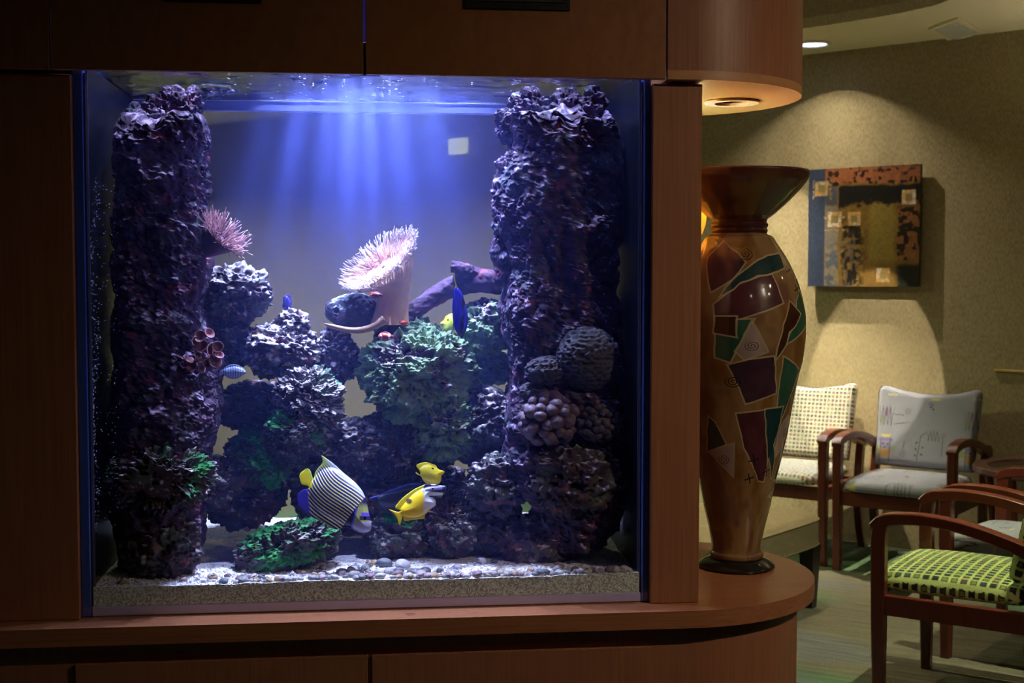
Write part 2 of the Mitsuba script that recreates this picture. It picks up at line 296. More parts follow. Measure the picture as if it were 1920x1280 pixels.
hole = sg.Point(at_v(1372, 190, 0.0)[0] , 0.0).buffer(0.062, 48)
obj('soffit', cat_([extrude(soff, ZS + 0.02, ZTOP)]), 'mat_wood_up', cab, M=LOC, smooth=40)
obj('soffit_underside', extrude(soff.buffer(-0.0004).difference(hole), ZS, ZS + 0.02), 'mat_wood_soffit', cab, M=LOC, label='underside of the rounded soffit, same veneer coloured lighter and orange for the lamp light')
for x0, x1, y1 in ((872, 1068, 18), (310, 490, 4)):
    a, b = at_v(x0, 10, -RS)[0], at_v(x1, 10, -RS)[0]; z0 = at_v((x0 + x1) / 2, y1, -RS)[2]
    g = obj('vent_grille', cat_([box(a, b, -RS - 0.006, -RS - 0.0005, z0, z0 + 0.012), box(a, b, -RS - 0.006, -RS - 0.0005, z0 + 0.148, z0 + 0.16), box(a, a + 0.012, -RS - 0.006, -RS - 0.0005, z0 + 0.012, z0 + 0.148), box(b - 0.012, b, -RS - 0.006, -RS - 0.0005, z0 + 0.012, z0 + 0.148), box(a + .01, b - .01, -RS - 0.002, -RS - 0.0005, z0 + .01, z0 + .15)]), 'mat_black', cab, M=LOC, smooth=False, label='black metal vent grille')
    for k in range(14): obj('slat', box(a + 0.012, b - 0.012, -RS - 0.005, -RS - 0.002, z0 + 0.016 + k * 0.0095, z0 + 0.0205 + k * 0.0095), 'mat_dark_metal', g, M=LOC, smooth=False)
obj('ledge', slab(round_end(RL, ULEFT), ZL0, ZL1, 0.003), 'mat_wood_along', M=LOC, label='smooth cherry wood ledge with a rounded end running under the aquarium and the vase', cat='ledge')
# the niche's own downlight, a dropped ring with a dark reflector
nl = thing('niche_downlight', 'round flush downlight in the underside of the curved wooden soffit', 'ceiling light')
cu = at_v(1372, 190, 0.0)[0]
NM = LOC @ T().translate([cu, 0.0, ZS])
obj('ring', lathe([(0.040, 0.0), (0.042, -0.006), (0.066, -0.006), (0.068, -0.002), (0.060, 0.004), (0.04, 0.004), (0.04, 0.0)], 48), pri((0.85, 0.62, 0.42), 0.35), nl, M=NM)
obj('reflector', lathe([(0.0405, 0.0), (0.034, 0.03), (0.012, 0.055), (0.0001, 0.056)], 40), 'mat_chrome', nl, M=NM, smooth=True)
# the amber sconce on the end panel, hidden behind the post but for its edge
sc = thing('amber_sconce', 'amber glass sconce glowing in the gap between the post and the vase neck', 'wall lamp')
SM = LOC @ T().translate([0.0, 0.085, 0.0])
obj('bracket', box(UP_ - 0.002, 0.062, -0.012, 0.012, 1.60, 1.62, 0.003), 'mat_dark_metal', sc, M=SM)
for zb_, w_ in ((1.655, 0.16), (1.795, 1.4)):
    obj('bulb', trimesh.Trimesh(trimesh.creation.icosphere(subdivisions=3).vertices * (.016, .016, .020) + (.066, 0, zb_), trimesh.creation.icosphere(subdivisions=3).faces), 'mat_white_paint', sc, smooth=True, M=SM, emitter=emit(SCONCE_RAD * w_, 3.0), label='bright bulb')
obj('stem', tube([(.066, 0, 1.60), (.066, 0, 1.776)], .005, 10), 'mat_dark_metal', sc, M=SM)
mat('amber_glass', {'type': 'principledthin', 'base_color': {'type': 'rgb', 'value': [0.78, 0.42, 0.08]}, 'roughness': 0.4, 'diff_trans': 0.7, 'spec_trans': 0.0})
obj('shade', lathe([(0.050, 1.60), (0.058, 1.62), (0.063, 1.66), (0.066, 1.685)], 40), 'mat_amber_glass', sc, smooth=True, M=SM @ T().translate([0.0835, 0, 0]), label='amber glass shade')
# ------------------------------------------------------------------ the aquarium: panes, water, haze
ZF, ZSAND = 0.788, 0.830
ZW = at_v(600, 187, 0.262)[2]          # water line
IU0, IU1, IV = -1.292, -0.102, 0.285
mat('pane', {'type': 'thindielectric', 'int_ior': 1.42})
mat('pane_in', {'type': 'thindielectric', 'int_ior': 1.12})
mat('acrylic_edge', pri((0.05, 0.11, 0.50), 0.25, specular=0.6))
mat('acrylic_base', pri((0.42, 0.41, 0.72), 0.2, specular=0.6))
mat('dark_panel', pri((0.003, 0.004, 0.009), 0.35))
mat('silicone', pri((0.05, 0.055, 0.11), 0.3))
tank = thing('aquarium', 'large see-through aquarium tank set into the cherry wood cabinet', 'aquarium')
def sheet(u0, u1, v, z0, z1): return trimesh.Trimesh([(u0, v, z0), (u1, v, z0), (u1, v, z1), (u0, v, z1)], [[0, 1, 2], [0, 2, 3]], process=False)
obj('front_pane', sheet(UL, UR, -0.300, ZL1 + 0.001, ZS + 0.01), 'mat_pane', tank, smooth=False, M=LOC, label='clear front pane')
obj('back_pane', sheet(UL, UR, 0.300, ZL1 + 0.001, ZS + 0.01), 'mat_pane_in', tank, smooth=False, M=LOC, label='clear back pane')
for a, b in ((UL + 0.0005, IU0 - 0.004), (IU1 + 0.004, UR - 0.0005)):
    obj('side_pane', box(a, b, -0.299, 0.299, ZL1 + 0.001, ZS + 0.02, 0.002), 'mat_acrylic_edge', tank, M=LOC, label='blue acrylic side')
for a, b in ((IU0 - 0.0035, IU0), (IU1, IU1 + 0.0035)):
    obj('side_lining', box(a, b, -0.27, 0.27, ZF, ZS + 0.02), 'mat_dark_panel', tank, M=LOC, label='dark side lining')
obj('bottom_pane', box(IU0 - 0.003, IU1 + 0.003, -0.298, 0.298, ZL1 + 0.001, ZF, 0.002), 'mat_acrylic_base', tank, M=LOC, label='thick clear bottom panel')
for u in (IU0, IU1): obj('seam', tube([(u, -0.290, ZF), (u, -0.290, ZS)], 0.005, 6), 'mat_silicone', tank, M=LOC, label='clear sealant seam')
obj('seam', tube([(IU0, -0.290, ZF), (IU1, -0.290, ZF)], 0.004, 6), 'mat_silicone', tank, M=LOC)
obj('top_brace', box(IU0, IU1, 0.272, 0.298, ZW - 0.030, ZW + 0.001, 0.002), pri((.30, .36, .75), .3), tank, M=LOC, label='brace along the back rim, coloured pale blue for the lamp light')  # a white strip with the blue lamp light put into its colour
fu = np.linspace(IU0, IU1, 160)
obj('water_line', tube(np.c_[fu, np.full(160, 0.268), ZW - .004 + .004 * (meshkit.fbm(np.c_[fu * 9, fu * 0, fu * 0], 3, 6) - .5)], .0022, 6), pri((.85, .88, .92), .3), tank, M=LOC, smooth=True, label='bright glint of the water line along the brace, built as a white thread')  # glint at the water edge, built as a thin white tube
# the water's surface, gently rippled
nx, ny = 300, 150
gx, gy = np.meshgrid(np.linspace(UL + .001, UR - .001, nx), np.linspace(-0.298, 0.298, ny))
P3 = np.stack([gx * 16, gy * 34, 0 * gx], -1)
gz_ = ZW + 0.0085 * (meshkit.fbm(P3, 3, 3) - 0.5) + 0.0030 * (meshkit.fbm(P3 * 3.3 + 9, 2, 5) - 0.5)
def grid_faces(ny, nx):
    i, j = np.meshgrid(np.arange(ny - 1), np.arange(nx - 1), indexing='ij'); a = (i * nx + j).ravel()
    return np.vstack([np.c_[a, a + 1, a + nx + 1], np.c_[a, a + nx + 1, a + nx]])
WS = trimesh.Trimesh(np.c_[gx.ravel(), gy.ravel(), gz_.ravel()], grid_faces(ny, nx), process=False)
mat('water_skin', {'type': 'thindielectric', 'int_ior': 1.36})
obj('water_surface', WS, 'mat_water_skin', M=LOC, smooth=True, kind='structure', label='rippled water surface seen from below')
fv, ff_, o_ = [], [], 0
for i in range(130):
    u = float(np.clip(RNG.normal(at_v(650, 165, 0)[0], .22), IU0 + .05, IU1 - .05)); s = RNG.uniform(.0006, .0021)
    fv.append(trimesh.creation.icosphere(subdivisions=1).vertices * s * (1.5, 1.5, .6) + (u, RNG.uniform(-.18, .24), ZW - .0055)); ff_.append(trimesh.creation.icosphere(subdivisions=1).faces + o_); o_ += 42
obj('surface_sparkles', trimesh.Trimesh(np.vstack(fv), np.vstack(ff_), process=False), pri((.85, .87, .9), .2), M=LOC, kind='stuff', label='white specks under the water surface, standing in for sparkles of light')  # sparkles of light on the water, built as tiny white blobs
# faintly cloudy blue water
wlo, whi = np.array([UL + .0008, -0.2985, ZL1 + 0.0006]), np.array([UR - .0008, 0.2985, ZW - 0.004])
hz, hy, hx = np.meshgrid(np.linspace(wlo[2], whi[2], 64), np.linspace(wlo[1], whi[1], 24), np.linspace(wlo[0], whi[0], 96), indexing='ij')
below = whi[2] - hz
dens = 0.25 + 0.58 * np.exp(-below / 0.30) * np.exp(-((hx + 0.66) / 0.34) ** 2)  # glow under the lamps put in as denser haze near the top
for px, dx, w, s in ((505, -50, .020, .6), (562, -34, .022, 1.0), (618, -16, .018, .8), (655, -5, .020, 1.6), (690, 6, .016, 1.3), (735, 24, .026, .9), (800, 46, .028, .5)):    # shafts of lamp light, put into the haze as denser streaks
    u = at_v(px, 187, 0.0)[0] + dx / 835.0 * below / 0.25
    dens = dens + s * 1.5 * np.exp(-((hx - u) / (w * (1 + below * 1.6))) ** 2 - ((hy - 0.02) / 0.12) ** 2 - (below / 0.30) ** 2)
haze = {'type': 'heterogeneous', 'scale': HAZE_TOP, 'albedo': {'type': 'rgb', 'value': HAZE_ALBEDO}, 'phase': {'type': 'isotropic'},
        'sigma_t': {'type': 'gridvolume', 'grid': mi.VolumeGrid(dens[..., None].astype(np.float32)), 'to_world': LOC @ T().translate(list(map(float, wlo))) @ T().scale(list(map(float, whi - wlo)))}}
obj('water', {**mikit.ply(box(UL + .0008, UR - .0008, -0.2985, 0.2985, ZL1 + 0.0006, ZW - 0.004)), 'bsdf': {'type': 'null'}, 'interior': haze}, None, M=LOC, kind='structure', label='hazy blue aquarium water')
# lamps over the water
lf = thing('aquarium_light_bar', 'bar of white and blue lamps hidden over the aquarium water', 'lamp')
obj('housing', box(-1.15, -0.2, -0.14, 0.10, 2.30, 2.36, 0.01), 'mat_dark_metal', lf, M=LOC)
def spot(name, u, v, z, tu, tv, tz, power, cutoff, beam):
    a, b = loc(u, v, z), loc(tu, tv, tz)
    scene[name] = {'type': 'spot', 'sampling_weight': 3.5, 'intensity': {'type': 'rgb', 'value': [float(c) for c in power]}, 'cutoff_angle': cutoff, 'beam_width': beam, 'to_world': T().look_at(origin=list(a), target=list(b), up=[0.1, 1, 0.0])}
for i, (u, v, tv, w) in enumerate(((-0.86, 0.05, 0.05, .75), (-0.66, 0.03, 0.0, 1.3), (-0.47, 0.05, 0.05, .75), (-0.66, -0.12, -0.22, .85), (-1.12, -0.15, -0.27, .24), (-0.26, -0.15, -0.27, .24))):
    k = obj('lamp', lathe([(0.0001, 2.296), (0.03, 2.296), (0.034, 2.30)], 24), 'mat_chrome', lf, M=LOC @ T().translate([u, v, 0]))
    spot(f'aquarium_light_bar__lamp_beam_{i}', u, v, 2.29, u, tv, 0.8, TANK_MAIN * w, 36, 12)


# ------------------------------------------------------------------ sand and gravel
def sand_h(u, v):
    h = ZSAND + 0.012 * (meshkit.fbm(np.stack([u * 6, v * 6, 0 * u], -1), 3, 2) - .5) + 0.035 * np.clip((v + 0.05) / 0.33, 0, 1)
    h = h + 0.004 * np.exp(-((v + 0.285) / 0.03) ** 2) * (meshkit.noise(np.stack([u * 30, v * 0, 0 * u], -1), 4) - .3)
    return h
nx, ny = 420, 150
gx, gy = np.meshgrid(np.linspace(IU0 + .0005, IU1 - .0005, nx), np.linspace(-0.2965, 0.2965, ny))
gh = sand_h(gx, gy) + 0.0025 * (meshkit.fbm(np.stack([gx * 160, gy * 160, 0 * gx], -1), 2, 8) - .5)
top = np.c_[gx.ravel(), gy.ravel(), gh.ravel()]
front = np.c_[gx[0], gy[0], np.full(nx, ZF + .0004)]
fi = np.arange(nx - 1); n0 = len(top)
sf = np.vstack([grid_faces(ny, nx), np.c_[fi, n0 + fi + 1, fi + 1], np.c_[fi, n0 + fi, n0 + fi + 1]])
sv = np.vstack([top, front])
def sand_fn(p, n, uv):
    u, v = p.x * CA + p.y * SA, p.x * -SA + p.y * CA
    d1, d2, w = voronoi(u * 330, p.z * 330 + v * 290)
    pale = mix((0.86, 0.85, 0.87), (0.58, 0.56, 0.59), smoothstep(0.35, 0.85, w))
    grit = mix((0.70, 0.82, 0.84), (0.30, 0.36, 0.38), smoothstep(0.3, 0.9, w))  # front face made brighter and bluer in place of scattered lamp light
    side = smoothstep(-0.2, -0.6, n.y)
    c = pale * (1 - side) + grit * side
    return c * (0.55 + 0.45 * smoothstep(0.02, 0.30, d2 - d1))
mat('sand', pri(proc(sand_fn), 0.85, specular=0.2))
obj('sand_bed', trimesh.Trimesh(sv, sf, process=False), 'mat_sand', M=LOC, kind='stuff', label='white coral sand bed sloping up to the back of the tank', smooth=30)
mat('painted', pri(ATTR, 0.55, specular=0.3))
mat('rock', pri(ATTR, 0.72, specular=0.25))
mat('fish', pri(ATTR, 0.38, specular=0.45))
ICO = {s: trimesh.creation.icosphere(subdivisions=s) for s in (0, 1, 2, 3, 4, 5, 6)}
def pebble_mesh(seed, kind):
    v = ICO[2].vertices * np.array([1.0, 0.8, 0.62]); v = v * (1 + 0.35 * (meshkit.fbm(v * 1.7 + seed * 3.1, 3, seed) - .5))[:, None]
    return trimesh.Trimesh(v, ICO[2].faces, process=False)
def shell_mesh(seed):
    """A small turban shell: a tapering coil."""
    t = np.linspace(0, 1, 26); a = t * 2 * np.pi * 2.3
    r = 0.62 * (1 - t) ** 1.0 + 0.03
    pts = np.c_[np.cos(a) * r * 0.75, np.sin(a) * r * 0.75, t * 1.0 - .3]
    return tube(pts, r * 0.62 + .02, 7)
PEB = [mikit.ply(pebble_mesh(i, 0), None, smooth=True) for i in range(6)] + [mikit.ply(shell_mesh(0), None, smooth=True)]
PCOL = [(0.38, 0.37, 0.39), (0.22, 0.215, 0.225), (0.17, 0.11, 0.13), (0.27, 0.19, 0.11), (0.11, 0.12, 0.14), (0.31, 0.23, 0.26)]
PNAME = ['whitish', 'grey', 'dull purple', 'tan', 'dark slate', 'pinkish']
for i, c in enumerate(PCOL): mat(f'pebble_{i}', pri(c, 0.6))
placed = []
def drop_pebble(px, py, size, m, c, name, label, grp):
    v = -0.285
    for _ in range(14):
        q = at_v(px, py, v); h = sand_h(np.array(q[0]), np.array(q[1]))
        if q[2] <= h + size * .3: break
        v += 0.012
    if v > 0.2 or not IU0 + .012 < q[0] < IU1 - .012: return
    R = LOC @ T().translate([q[0], max(q[1], -0.294 + size), float(h) + size * .35]) @ T().rotate([0, 0, 1], RNG.uniform(0, 360)) @ T().rotate([1, 0, 0], RNG.uniform(-35, 35)) @ T().scale(float(size))
    obj(name, {**PEB[m], 'bsdf': {'type': 'ref', 'id': f'mat_pebble_{c}'}}, None, M=R, label=label, cat=name.split('_')[-1], group=grp)
for i in range(280):
    px = RNG.uniform(300, 1180)
    if 300 < px < 420 and RNG.random() < .5: continue
    py = 1094 - abs(RNG.normal(0, 13)) + 4 * np.sin(px / 60) - (0 if px < 640 else 4)
    sz = RNG.uniform(0.0045, 0.0105) * (1.15 if px > 640 else 1)
    if RNG.random() < .16: ci = int(RNG.choice([0, 3, 3, 5, 4])); drop_pebble(px, py, sz * 1.25, 6, ci, 'snail_shell', f'tiny {PNAME[ci]} snail shell among the pebbles along the front glass', 'small shells in the gravel')
    else: ci = int(RNG.choice(6, p=[.28, .22, .12, .1, .18, .1])); drop_pebble(px, py, sz * 1.2, int(RNG.integers(0, 6)), ci, 'pebble', f'small {PNAME[ci]} rounded pebble in the row along the front glass', 'pebbles along the front glass')
drop_pebble(229, 1092, 0.013, 6, 3, 'snail_shell', 'brown snail shell alone on the sand in the front left corner', 'small shells in the gravel')
drop_pebble(755, 1060, 0.022, 1, 0, 'pebble', 'largest pale rounded stone on the sand below the foxface', 'pebbles along the front glass')
drop_pebble(720, 1058, 0.020, 2, 4, 'pebble', 'grey rounded stone beside the largest pale stone on the sand', 'pebbles along the front glass')
gv, gf, gc, k0 = [], [], [], 0
for i in range(5200):
    u = RNG.uniform(IU0 + .004, IU1 - .004); fr = RNG.random() < .55
    s = RNG.uniform(0.0016, 0.0034)
    if fr: v, z = -0.2945 + s * .1, RNG.uniform(ZF + .002, float(sand_h(np.array(u), np.array(-.296))))
    else: v = -0.29 + abs(RNG.normal(0, 0.09)); z = float(sand_h(np.array(u), np.array(v))) + s * .3
    gv.append(ICO[0].vertices * s * RNG.uniform(.6, 1.2, 3) + (u, v, z)); gf.append(ICO[0].faces + k0); k0 += 12
    c = np.array([(0.66, 0.80, 0.80), (0.80, 0.86, 0.88), (0.36, 0.41, 0.44), (0.52, 0.62, 0.63)][RNG.integers(4)] if fr else [(0.6, 0.58, 0.6), (0.42, 0.40, 0.42), (0.7, 0.68, 0.7)][RNG.integers(3)])  # grains at the glass tinted blue for scattered lamp light
    gc.append(np.tile(c * RNG.uniform(.75, 1.15), (12, 1)))
obj('gravel', trimesh.Trimesh(np.vstack(gv), np.vstack(gf), process=False), 'mat_painted', M=LOC, kind='stuff', color=np.vstack(gc), smooth=False, label='fine mixed gravel pressed against the front glass')

# ------------------------------------------------------------------ live rock
def fb(p, s, o=4): return meshkit.fbm(p, o, s)
def ridge(p, s, o=3): return sum(.5 ** k * (1 - abs(2 * meshkit.noise(p * 2.0 ** k + 7.7 * k, s + k) - 1)) for k in range(o)) / (2 - .5 ** (o - 1))
def rock_paint(p, relief, up, seed, pale=0.25, green=0.0, tint=(1, 1, 1), lime=0.0):
    """Colour of live rock: purple-brown crust, rubbed pale and encrusted spots on the raised points, algae where it grows."""
    a = fb(p * 22, seed + 31)[:, None]; b = fb(p * 60, seed + 37, 3)[:, None]; e = fb(p * 130, seed + 41, 2)[:, None]
    base = np.array([0.028, 0.021, 0.030]) * (1 - a) + np.array([0.068, 0.044, 0.060]) * a
    ss = lambda x, l, h: np.clip((x - l) / (h - l), 0, 1) ** 2 * (3 - 2 * np.clip((x - l) / (h - l), 0, 1))
    c = base * (0.45 + 1.1 * b)
    red = ss(fb(p * 30 + 5, seed + 43)[:, None], 0.60, 0.72); c = c * (1 - red * .6) + np.array([0.22, 0.075, 0.075]) * red * .6
    gr = ss(fb(p * 26 + 11, seed + 47)[:, None], 0.56, 0.66); c = c * (1 - gr * .5) + np.array([0.09, 0.13, 0.11]) * gr * .5
    w = ss(relief[:, None] * .55 + .45 * e + .30 * (a - .5) + .25 * np.clip(up, -.3, 1)[:, None], 0.90 - pale * .5, 1.08 - pale * .45) * ss(b, .34, .54)
    c = c * (1 - w) + np.array([0.54, 0.51, 0.53]) * w
    if lime:
        l = ss(fb(p * 19 + 3, seed + 53)[:, None] + .25 * relief[:, None], 0.60 - .2 * lime, 0.78 - .2 * lime) ; c = c * (1 - l) + (np.array([0.16, 0.26, 0.13]) * (.3 + 1.2 * b)) * l
    if green:
        g = ss(fb(p * 14 + 21, seed + 59)[:, None] * .75 + .25 * e + .22 * np.clip(up, 0, 1)[:, None], 0.74 - .17 * green, 0.81 - .17 * green); c = c * (1 - g) + (np.array([0.030, 0.26, 0.065]) * (.5 + b)) * g
    return np.clip(c * np.array(tint), 0.01, 0.85)
def vnorm(v, f): return trimesh.Trimesh(v, f, process=False).vertex_normals
def rock_mesh(rad, sub, seed, rough=1.0, lump=0.35, box_=0.0):
    o = ICO[sub].vertices; s = np.linalg.norm(rad) / 1.73
    e = o / np.maximum(np.abs(o) ** 4, 0).sum(1, keepdims=True) ** .25 * box_ + o * (1 - box_)
    p = e * rad
    q = p / s
    low = fb(q * 1.25 + seed * 5.3, seed, 3) - .5
    mid = ridge(q * 2.1 + seed * 3.7, seed + 5) - .5
    v = p + o * (s * (lump * 1.5 * low + .38 * rough * mid))[:, None]
    w = (meshkit.noise(v * 26, seed + 71)[:, None] - .5) * .02
    hi = ridge(v * 34 + w * 40, seed + 9); fine = ridge(v * 95, seed + 13); gr = fb(v * 240, seed + 17, 2)
    pit = np.clip(.36 - fb(v * 48 + 2, seed + 23, 2), 0, 1) / .36
    mi_ = fb(v * 75 + 4, seed + 27, 3)
    d = rough * (.016 * (hi - .5) + .020 * (mi_ - .5) + .012 * (fine - .5) + .008 * (gr - .5) - .034 * pit)
    v = v + o * d[:, None]
    return v, ICO[sub].faces, np.clip(.5 + (hi - .5) * .9 + (fine - .5) * .6 - pit * .8, 0, 1)
def add_rock(px, py, v, rx, ry, seed, label, rot=0, rv=None, sub=5, name='live_rock', grp='live rocks in the aquarium', rough=1.0, lump=.35, box_=0.0, yaw=0, **paint):
    c = at_v(px, py, v); k = 1 / ppm(v, px)
    rad = np.array([rx * k, (rv or (rx + ry) / 2 * .9) * k, ry * k])
    vv, ff, rel = rock_mesh(rad, sub, seed, rough, lump, box_)
    R = trimesh.transformations.rotation_matrix(math.radians(yaw), [0, 0, 1])[:3, :3] @ trimesh.transformations.rotation_matrix(math.radians(rot), [0, 1, 0])[:3, :3]
    vv = vv @ R.T + c
    vv[:, 1] = np.clip(vv[:, 1], -0.288, 0.288); vv[:, 0] = np.clip(vv[:, 0], IU0 + .006, IU1 - .006); vv[:, 2] = np.minimum(vv[:, 2], ZW - .006)
    up = vnorm(vv, ff)[:, 2]
    return obj(name, trimesh.Trimesh(vv, ff, process=False), 'mat_rock', M=LOC, smooth=True, color=rock_paint(vv, rel, up, seed, **paint), label=label, cat='rock' if name == 'live_rock' else 'coral', group=grp)
def add_column(rows, v, depth, seed, label, tint, spires=()):
    """A tall pillar of rock: an outline of (height, left, right) with an oval section, furrowed lengthwise."""
    nz, na = 520, 260
    ys = np.array([r[0] for r in rows], float); yy = np.linspace(ys[0], ys[-1], nz)
    l, r = np.interp(yy, ys, [q[1] for q in rows]), np.interp(yy, ys, [q[2] for q in rows])
    e = np.array([[*at_v(a, y, v), *at_v(b, y, v)] for y, a, b in zip(yy, l, r)])
    u0, u1, z = e[:, 0], e[:, 3], e[:, 2]
    a = np.linspace(0, 2 * np.pi, na + 1)[:-1]
    cen, hw = (u0 + u1) / 2, (u1 - u0) / 2
    sgn = lambda x, p: np.sign(x) * np.abs(x) ** p
    taper = np.clip(np.minimum(np.arange(nz) / 14.0, (nz - 1 - np.arange(nz)) / 10.0), 0, 1) ** .5
    D = np.array([np.interp(t, [y for y, _ in depth], [d for _, d in depth]) for t in yy])
    X = cen[:, None] + hw[:, None] * sgn(np.cos(a), .8) * taper[:, None]; Y = v + D[:, None] * sgn(np.sin(a), .8) * taper[:, None]; Z = np.repeat(z[:, None], na, 1)
    p = np.stack([X, Y, Z], -1).reshape(-1, 3)
    o = np.stack([np.repeat(np.cos(a)[None], nz, 0), np.repeat(np.sin(a)[None], nz, 0), 0 * X], -1).reshape(-1, 3)
    st = p * np.array([1, 1, .42])
    low = ridge(st * 11, seed, 2) - .5; hi = ridge(st * 36 + fb(p * 18, seed + 3)[:, None] * .6, seed + 9); fine = ridge(p * np.array([100, 100, 70]), seed + 13); gr = fb(p * 240, seed + 17, 2)
    pit = np.clip(.37 - fb(p * 42 + 2, seed + 23, 2), 0, 1) / .37
    mi_ = fb(p * np.array([75, 75, 45]) + 4, seed + 27, 3)
    d = .048 * low + .020 * (hi - .5) + .026 * (mi_ - .5) + .011 * (fine - .5) + .008 * (gr - .5) - .026 * pit
    side = .45 + .55 * np.abs(o[:, 1])                 # the outline keeps to its measured edge
    p = p + o * (d * side * np.repeat(taper, na))[:, None]
    p[:, 2] += .012 * (fb(p * 30, seed + 29) - .5) + (.070 * (ridge(p * np.array([17, 17, 0]), seed + 33, 2) - .62)) * np.exp(-(p[:, 2].max() - p[:, 2]) / .05)
    p[:, 1] = np.clip(p[:, 1], -0.288, 0.285); p[:, 0] = np.clip(p[:, 0], IU0 + .005, IU1 - .005); p[:, 2] = np.minimum(p[:, 2], ZW - .006)
    i, j = np.meshgrid(np.arange(nz - 1), np.arange(na), indexing='ij')
    q = np.stack([i * na + j, (i + 1) * na + j, (i + 1) * na + (j + 1) % na, i * na + (j + 1) % na], -1).reshape(-1, 4)
    f = np.vstack([q[:, [0, 1, 2]], q[:, [0, 2, 3]]])
    rel = np.clip(.5 + (hi - .5) * .9 + (fine - .5) * .6 - pit * .8, 0, 1); ps, fs, rs = [p], [f], [rel]; n = len(p)
    for k, (x, y, rx, ry, lean) in enumerate(spires):
        y += ry * .55; ry *= 1.55; rx *= 1.15
        vv_, ff_, rel_ = rock_mesh(np.array([rx, rx * .9, ry]) / ppm(v, x), 5, seed + 100 + k, .8, .3)
        vv_ = vv_ @ trimesh.transformations.rotation_matrix(math.radians(lean), [0, 1, 0])[:3, :3].T + at_v(x, y, v - .03 * (k % 2)); vv_[:, 2] = np.minimum(vv_[:, 2], ZW - .004)
        ps.append(vv_); fs.append(ff_ + n); rs.append(rel_); n += len(vv_)
    p, f, rel = np.vstack(ps), np.vstack(fs), np.concatenate(rs); p[:, 0] = np.clip(p[:, 0], IU0 + .005, IU1 - .005)
    m = trimesh.Trimesh(p, f, process=False)
    col = rock_paint(p, rel, m.vertex_normals[:, 2], seed, pale=.10, tint=np.array(tint) * .85)
    return obj('rock_pillar', m, 'mat_rock', M=LOC, smooth=True, color=col, label=label, cat='rock pillar')
LEFT_P = [(206, 262, 366), (216, 246, 370), (230, 234, 374), (250, 228, 380), (270, 226, 382), (300, 224, 378), (340, 231, 381), (400, 229, 377), (450, 229, 380), (500, 226, 388), (540, 229, 381), (580, 227, 371), (620, 226, 385), (680, 225, 408), (720, 223, 402), (760, 221, 404), (800, 219, 398), (860, 214, 385), (900, 212, 375), (950, 224, 374), (1000, 236, 376), (1050, 240, 362), (1084, 258, 330)]
add_column(LEFT_P, -0.06, [(206, .06), (240, .11), (500, .14), (900, .17), (1084, .13)], 21, 'tall purple-brown rock pillar on the left side of the aquarium', (1.10, .90, 1.35), [(329, 200, 13, 40, -12), (350, 215, 15, 52, -14), (368, 235, 15, 66, -3), (282, 215, 14, 34, 8), (248, 225, 13, 30, 6), (366, 330, 15, 60, 4)])
RIGHT_P = [(206, 975, 1136), (216, 958, 1143), (235, 962, 1150), (260, 966, 1156), (290, 968, 1160), (300, 957, 1162), (320, 946, 1164), (350, 938, 1160), (400, 937, 1155), (450, 948, 1150), (500, 955, 1143), (540, 951, 1142), (580, 943, 1150), (620, 948, 1155), (650, 955, 1160), (700, 963, 1162), (750, 960, 1162), (800, 950, 1160), (850, 945, 1158), (900, 958, 1156), (950, 1010, 1150), (1000, 1015, 1125), (1030, 1020, 1105)]
add_column(RIGHT_P, -0.05, [(206, .06), (240, .10), (500, .13), (900, .15), (1030, .12)], 57, 'tall dark purple rock pillar on the right side of the aquarium', (1.0, .85, 1.4), [(958, 232, 16, 24, -30), (1003, 212, 20, 40, -4), (1056, 205, 18, 42, 10), (1108, 205, 18, 40, 5), (978, 225, 16, 40, -12), (965, 345, 26, 52, 0), (952, 400, 22, 60, 0)])
R = add_rock
R(437, 552, .02, 62, 44, 1, 'pale-crusted rock jutting out highest from the left pillar', pale=.35, rough=1.1, lump=.4)
R(425, 645, .07, 52, 42, 2, 'dark bluish rock just under the jutting ledge rock on the left', pale=.15)
R(528, 655, .0, 58, 42, 3, 'rock with a white-crusted top below the small hovering blue fish', pale=.5, rough=1.15)
R(547, 606, .0, 26, 20, 4, 'small white-topped knob of rock right under the small blue fish', pale=.6, sub=4)
R(627, 668, .07, 36, 46, 5, 'bluish rock with a pale top below the boulder of the large anemone', pale=.35)
R(782, 706, -.01, 88, 76, 6, 'large green and lime coloured rock below the large anemone', sub=6, pale=.34, lime=.55, lump=.5, rough=1.2)
R(765, 625, .04, 52, 30, 7, 'dark rock under the lower end of the sloping branch', pale=.1, lime=.4)
R(908, 614, .05, 44, 46, 8, 'rock with a pale green patch right of the blue tang', pale=.3, lime=.45, sub=5, lump=.45)
R(918, 688, .12, 58, 26, 9, 'low dark yellowish-green rock beside the foot of the right pillar', lime=.7, pale=.1, rough=.6)
R(578, 752, -.06, 48, 50, 10, 'white-streaked craggy rock in the middle of the left rock pile', sub=6, pale=.4, rough=1.3, green=.2)
R(478, 765, .08, 62, 40, 11, 'dark rock under the small striped fish', pale=.08)
R(488, 860, .0, 58, 42, 12, 'rock with a bright green algae cap left of the emperor angelfish', green=1.15, pale=.2, sub=6)
R(556, 808, -.06, 50, 46, 13, 'rock grown over with bright green algae above the angelfish', green=.95, pale=.35, sub=6)
R(650, 832, .03, 66, 38, 14, 'dark pitted rock behind the dorsal fin of the angelfish', pale=.35, rough=1.2)
R(768, 828, .06, 76, 62, 15, 'dark rock above the yellow tang', pale=.2, sub=6, rough=1.3)
R(838, 800, -.02, 52, 56, 16, 'white-veined rock in the middle of the pile, left of the knobby corals', pale=.55, lime=.35, sub=6, rough=1.3)
R(912, 800, .0, 66, 62, 17, 'dark rock left of the large knobby coral', pale=.15)
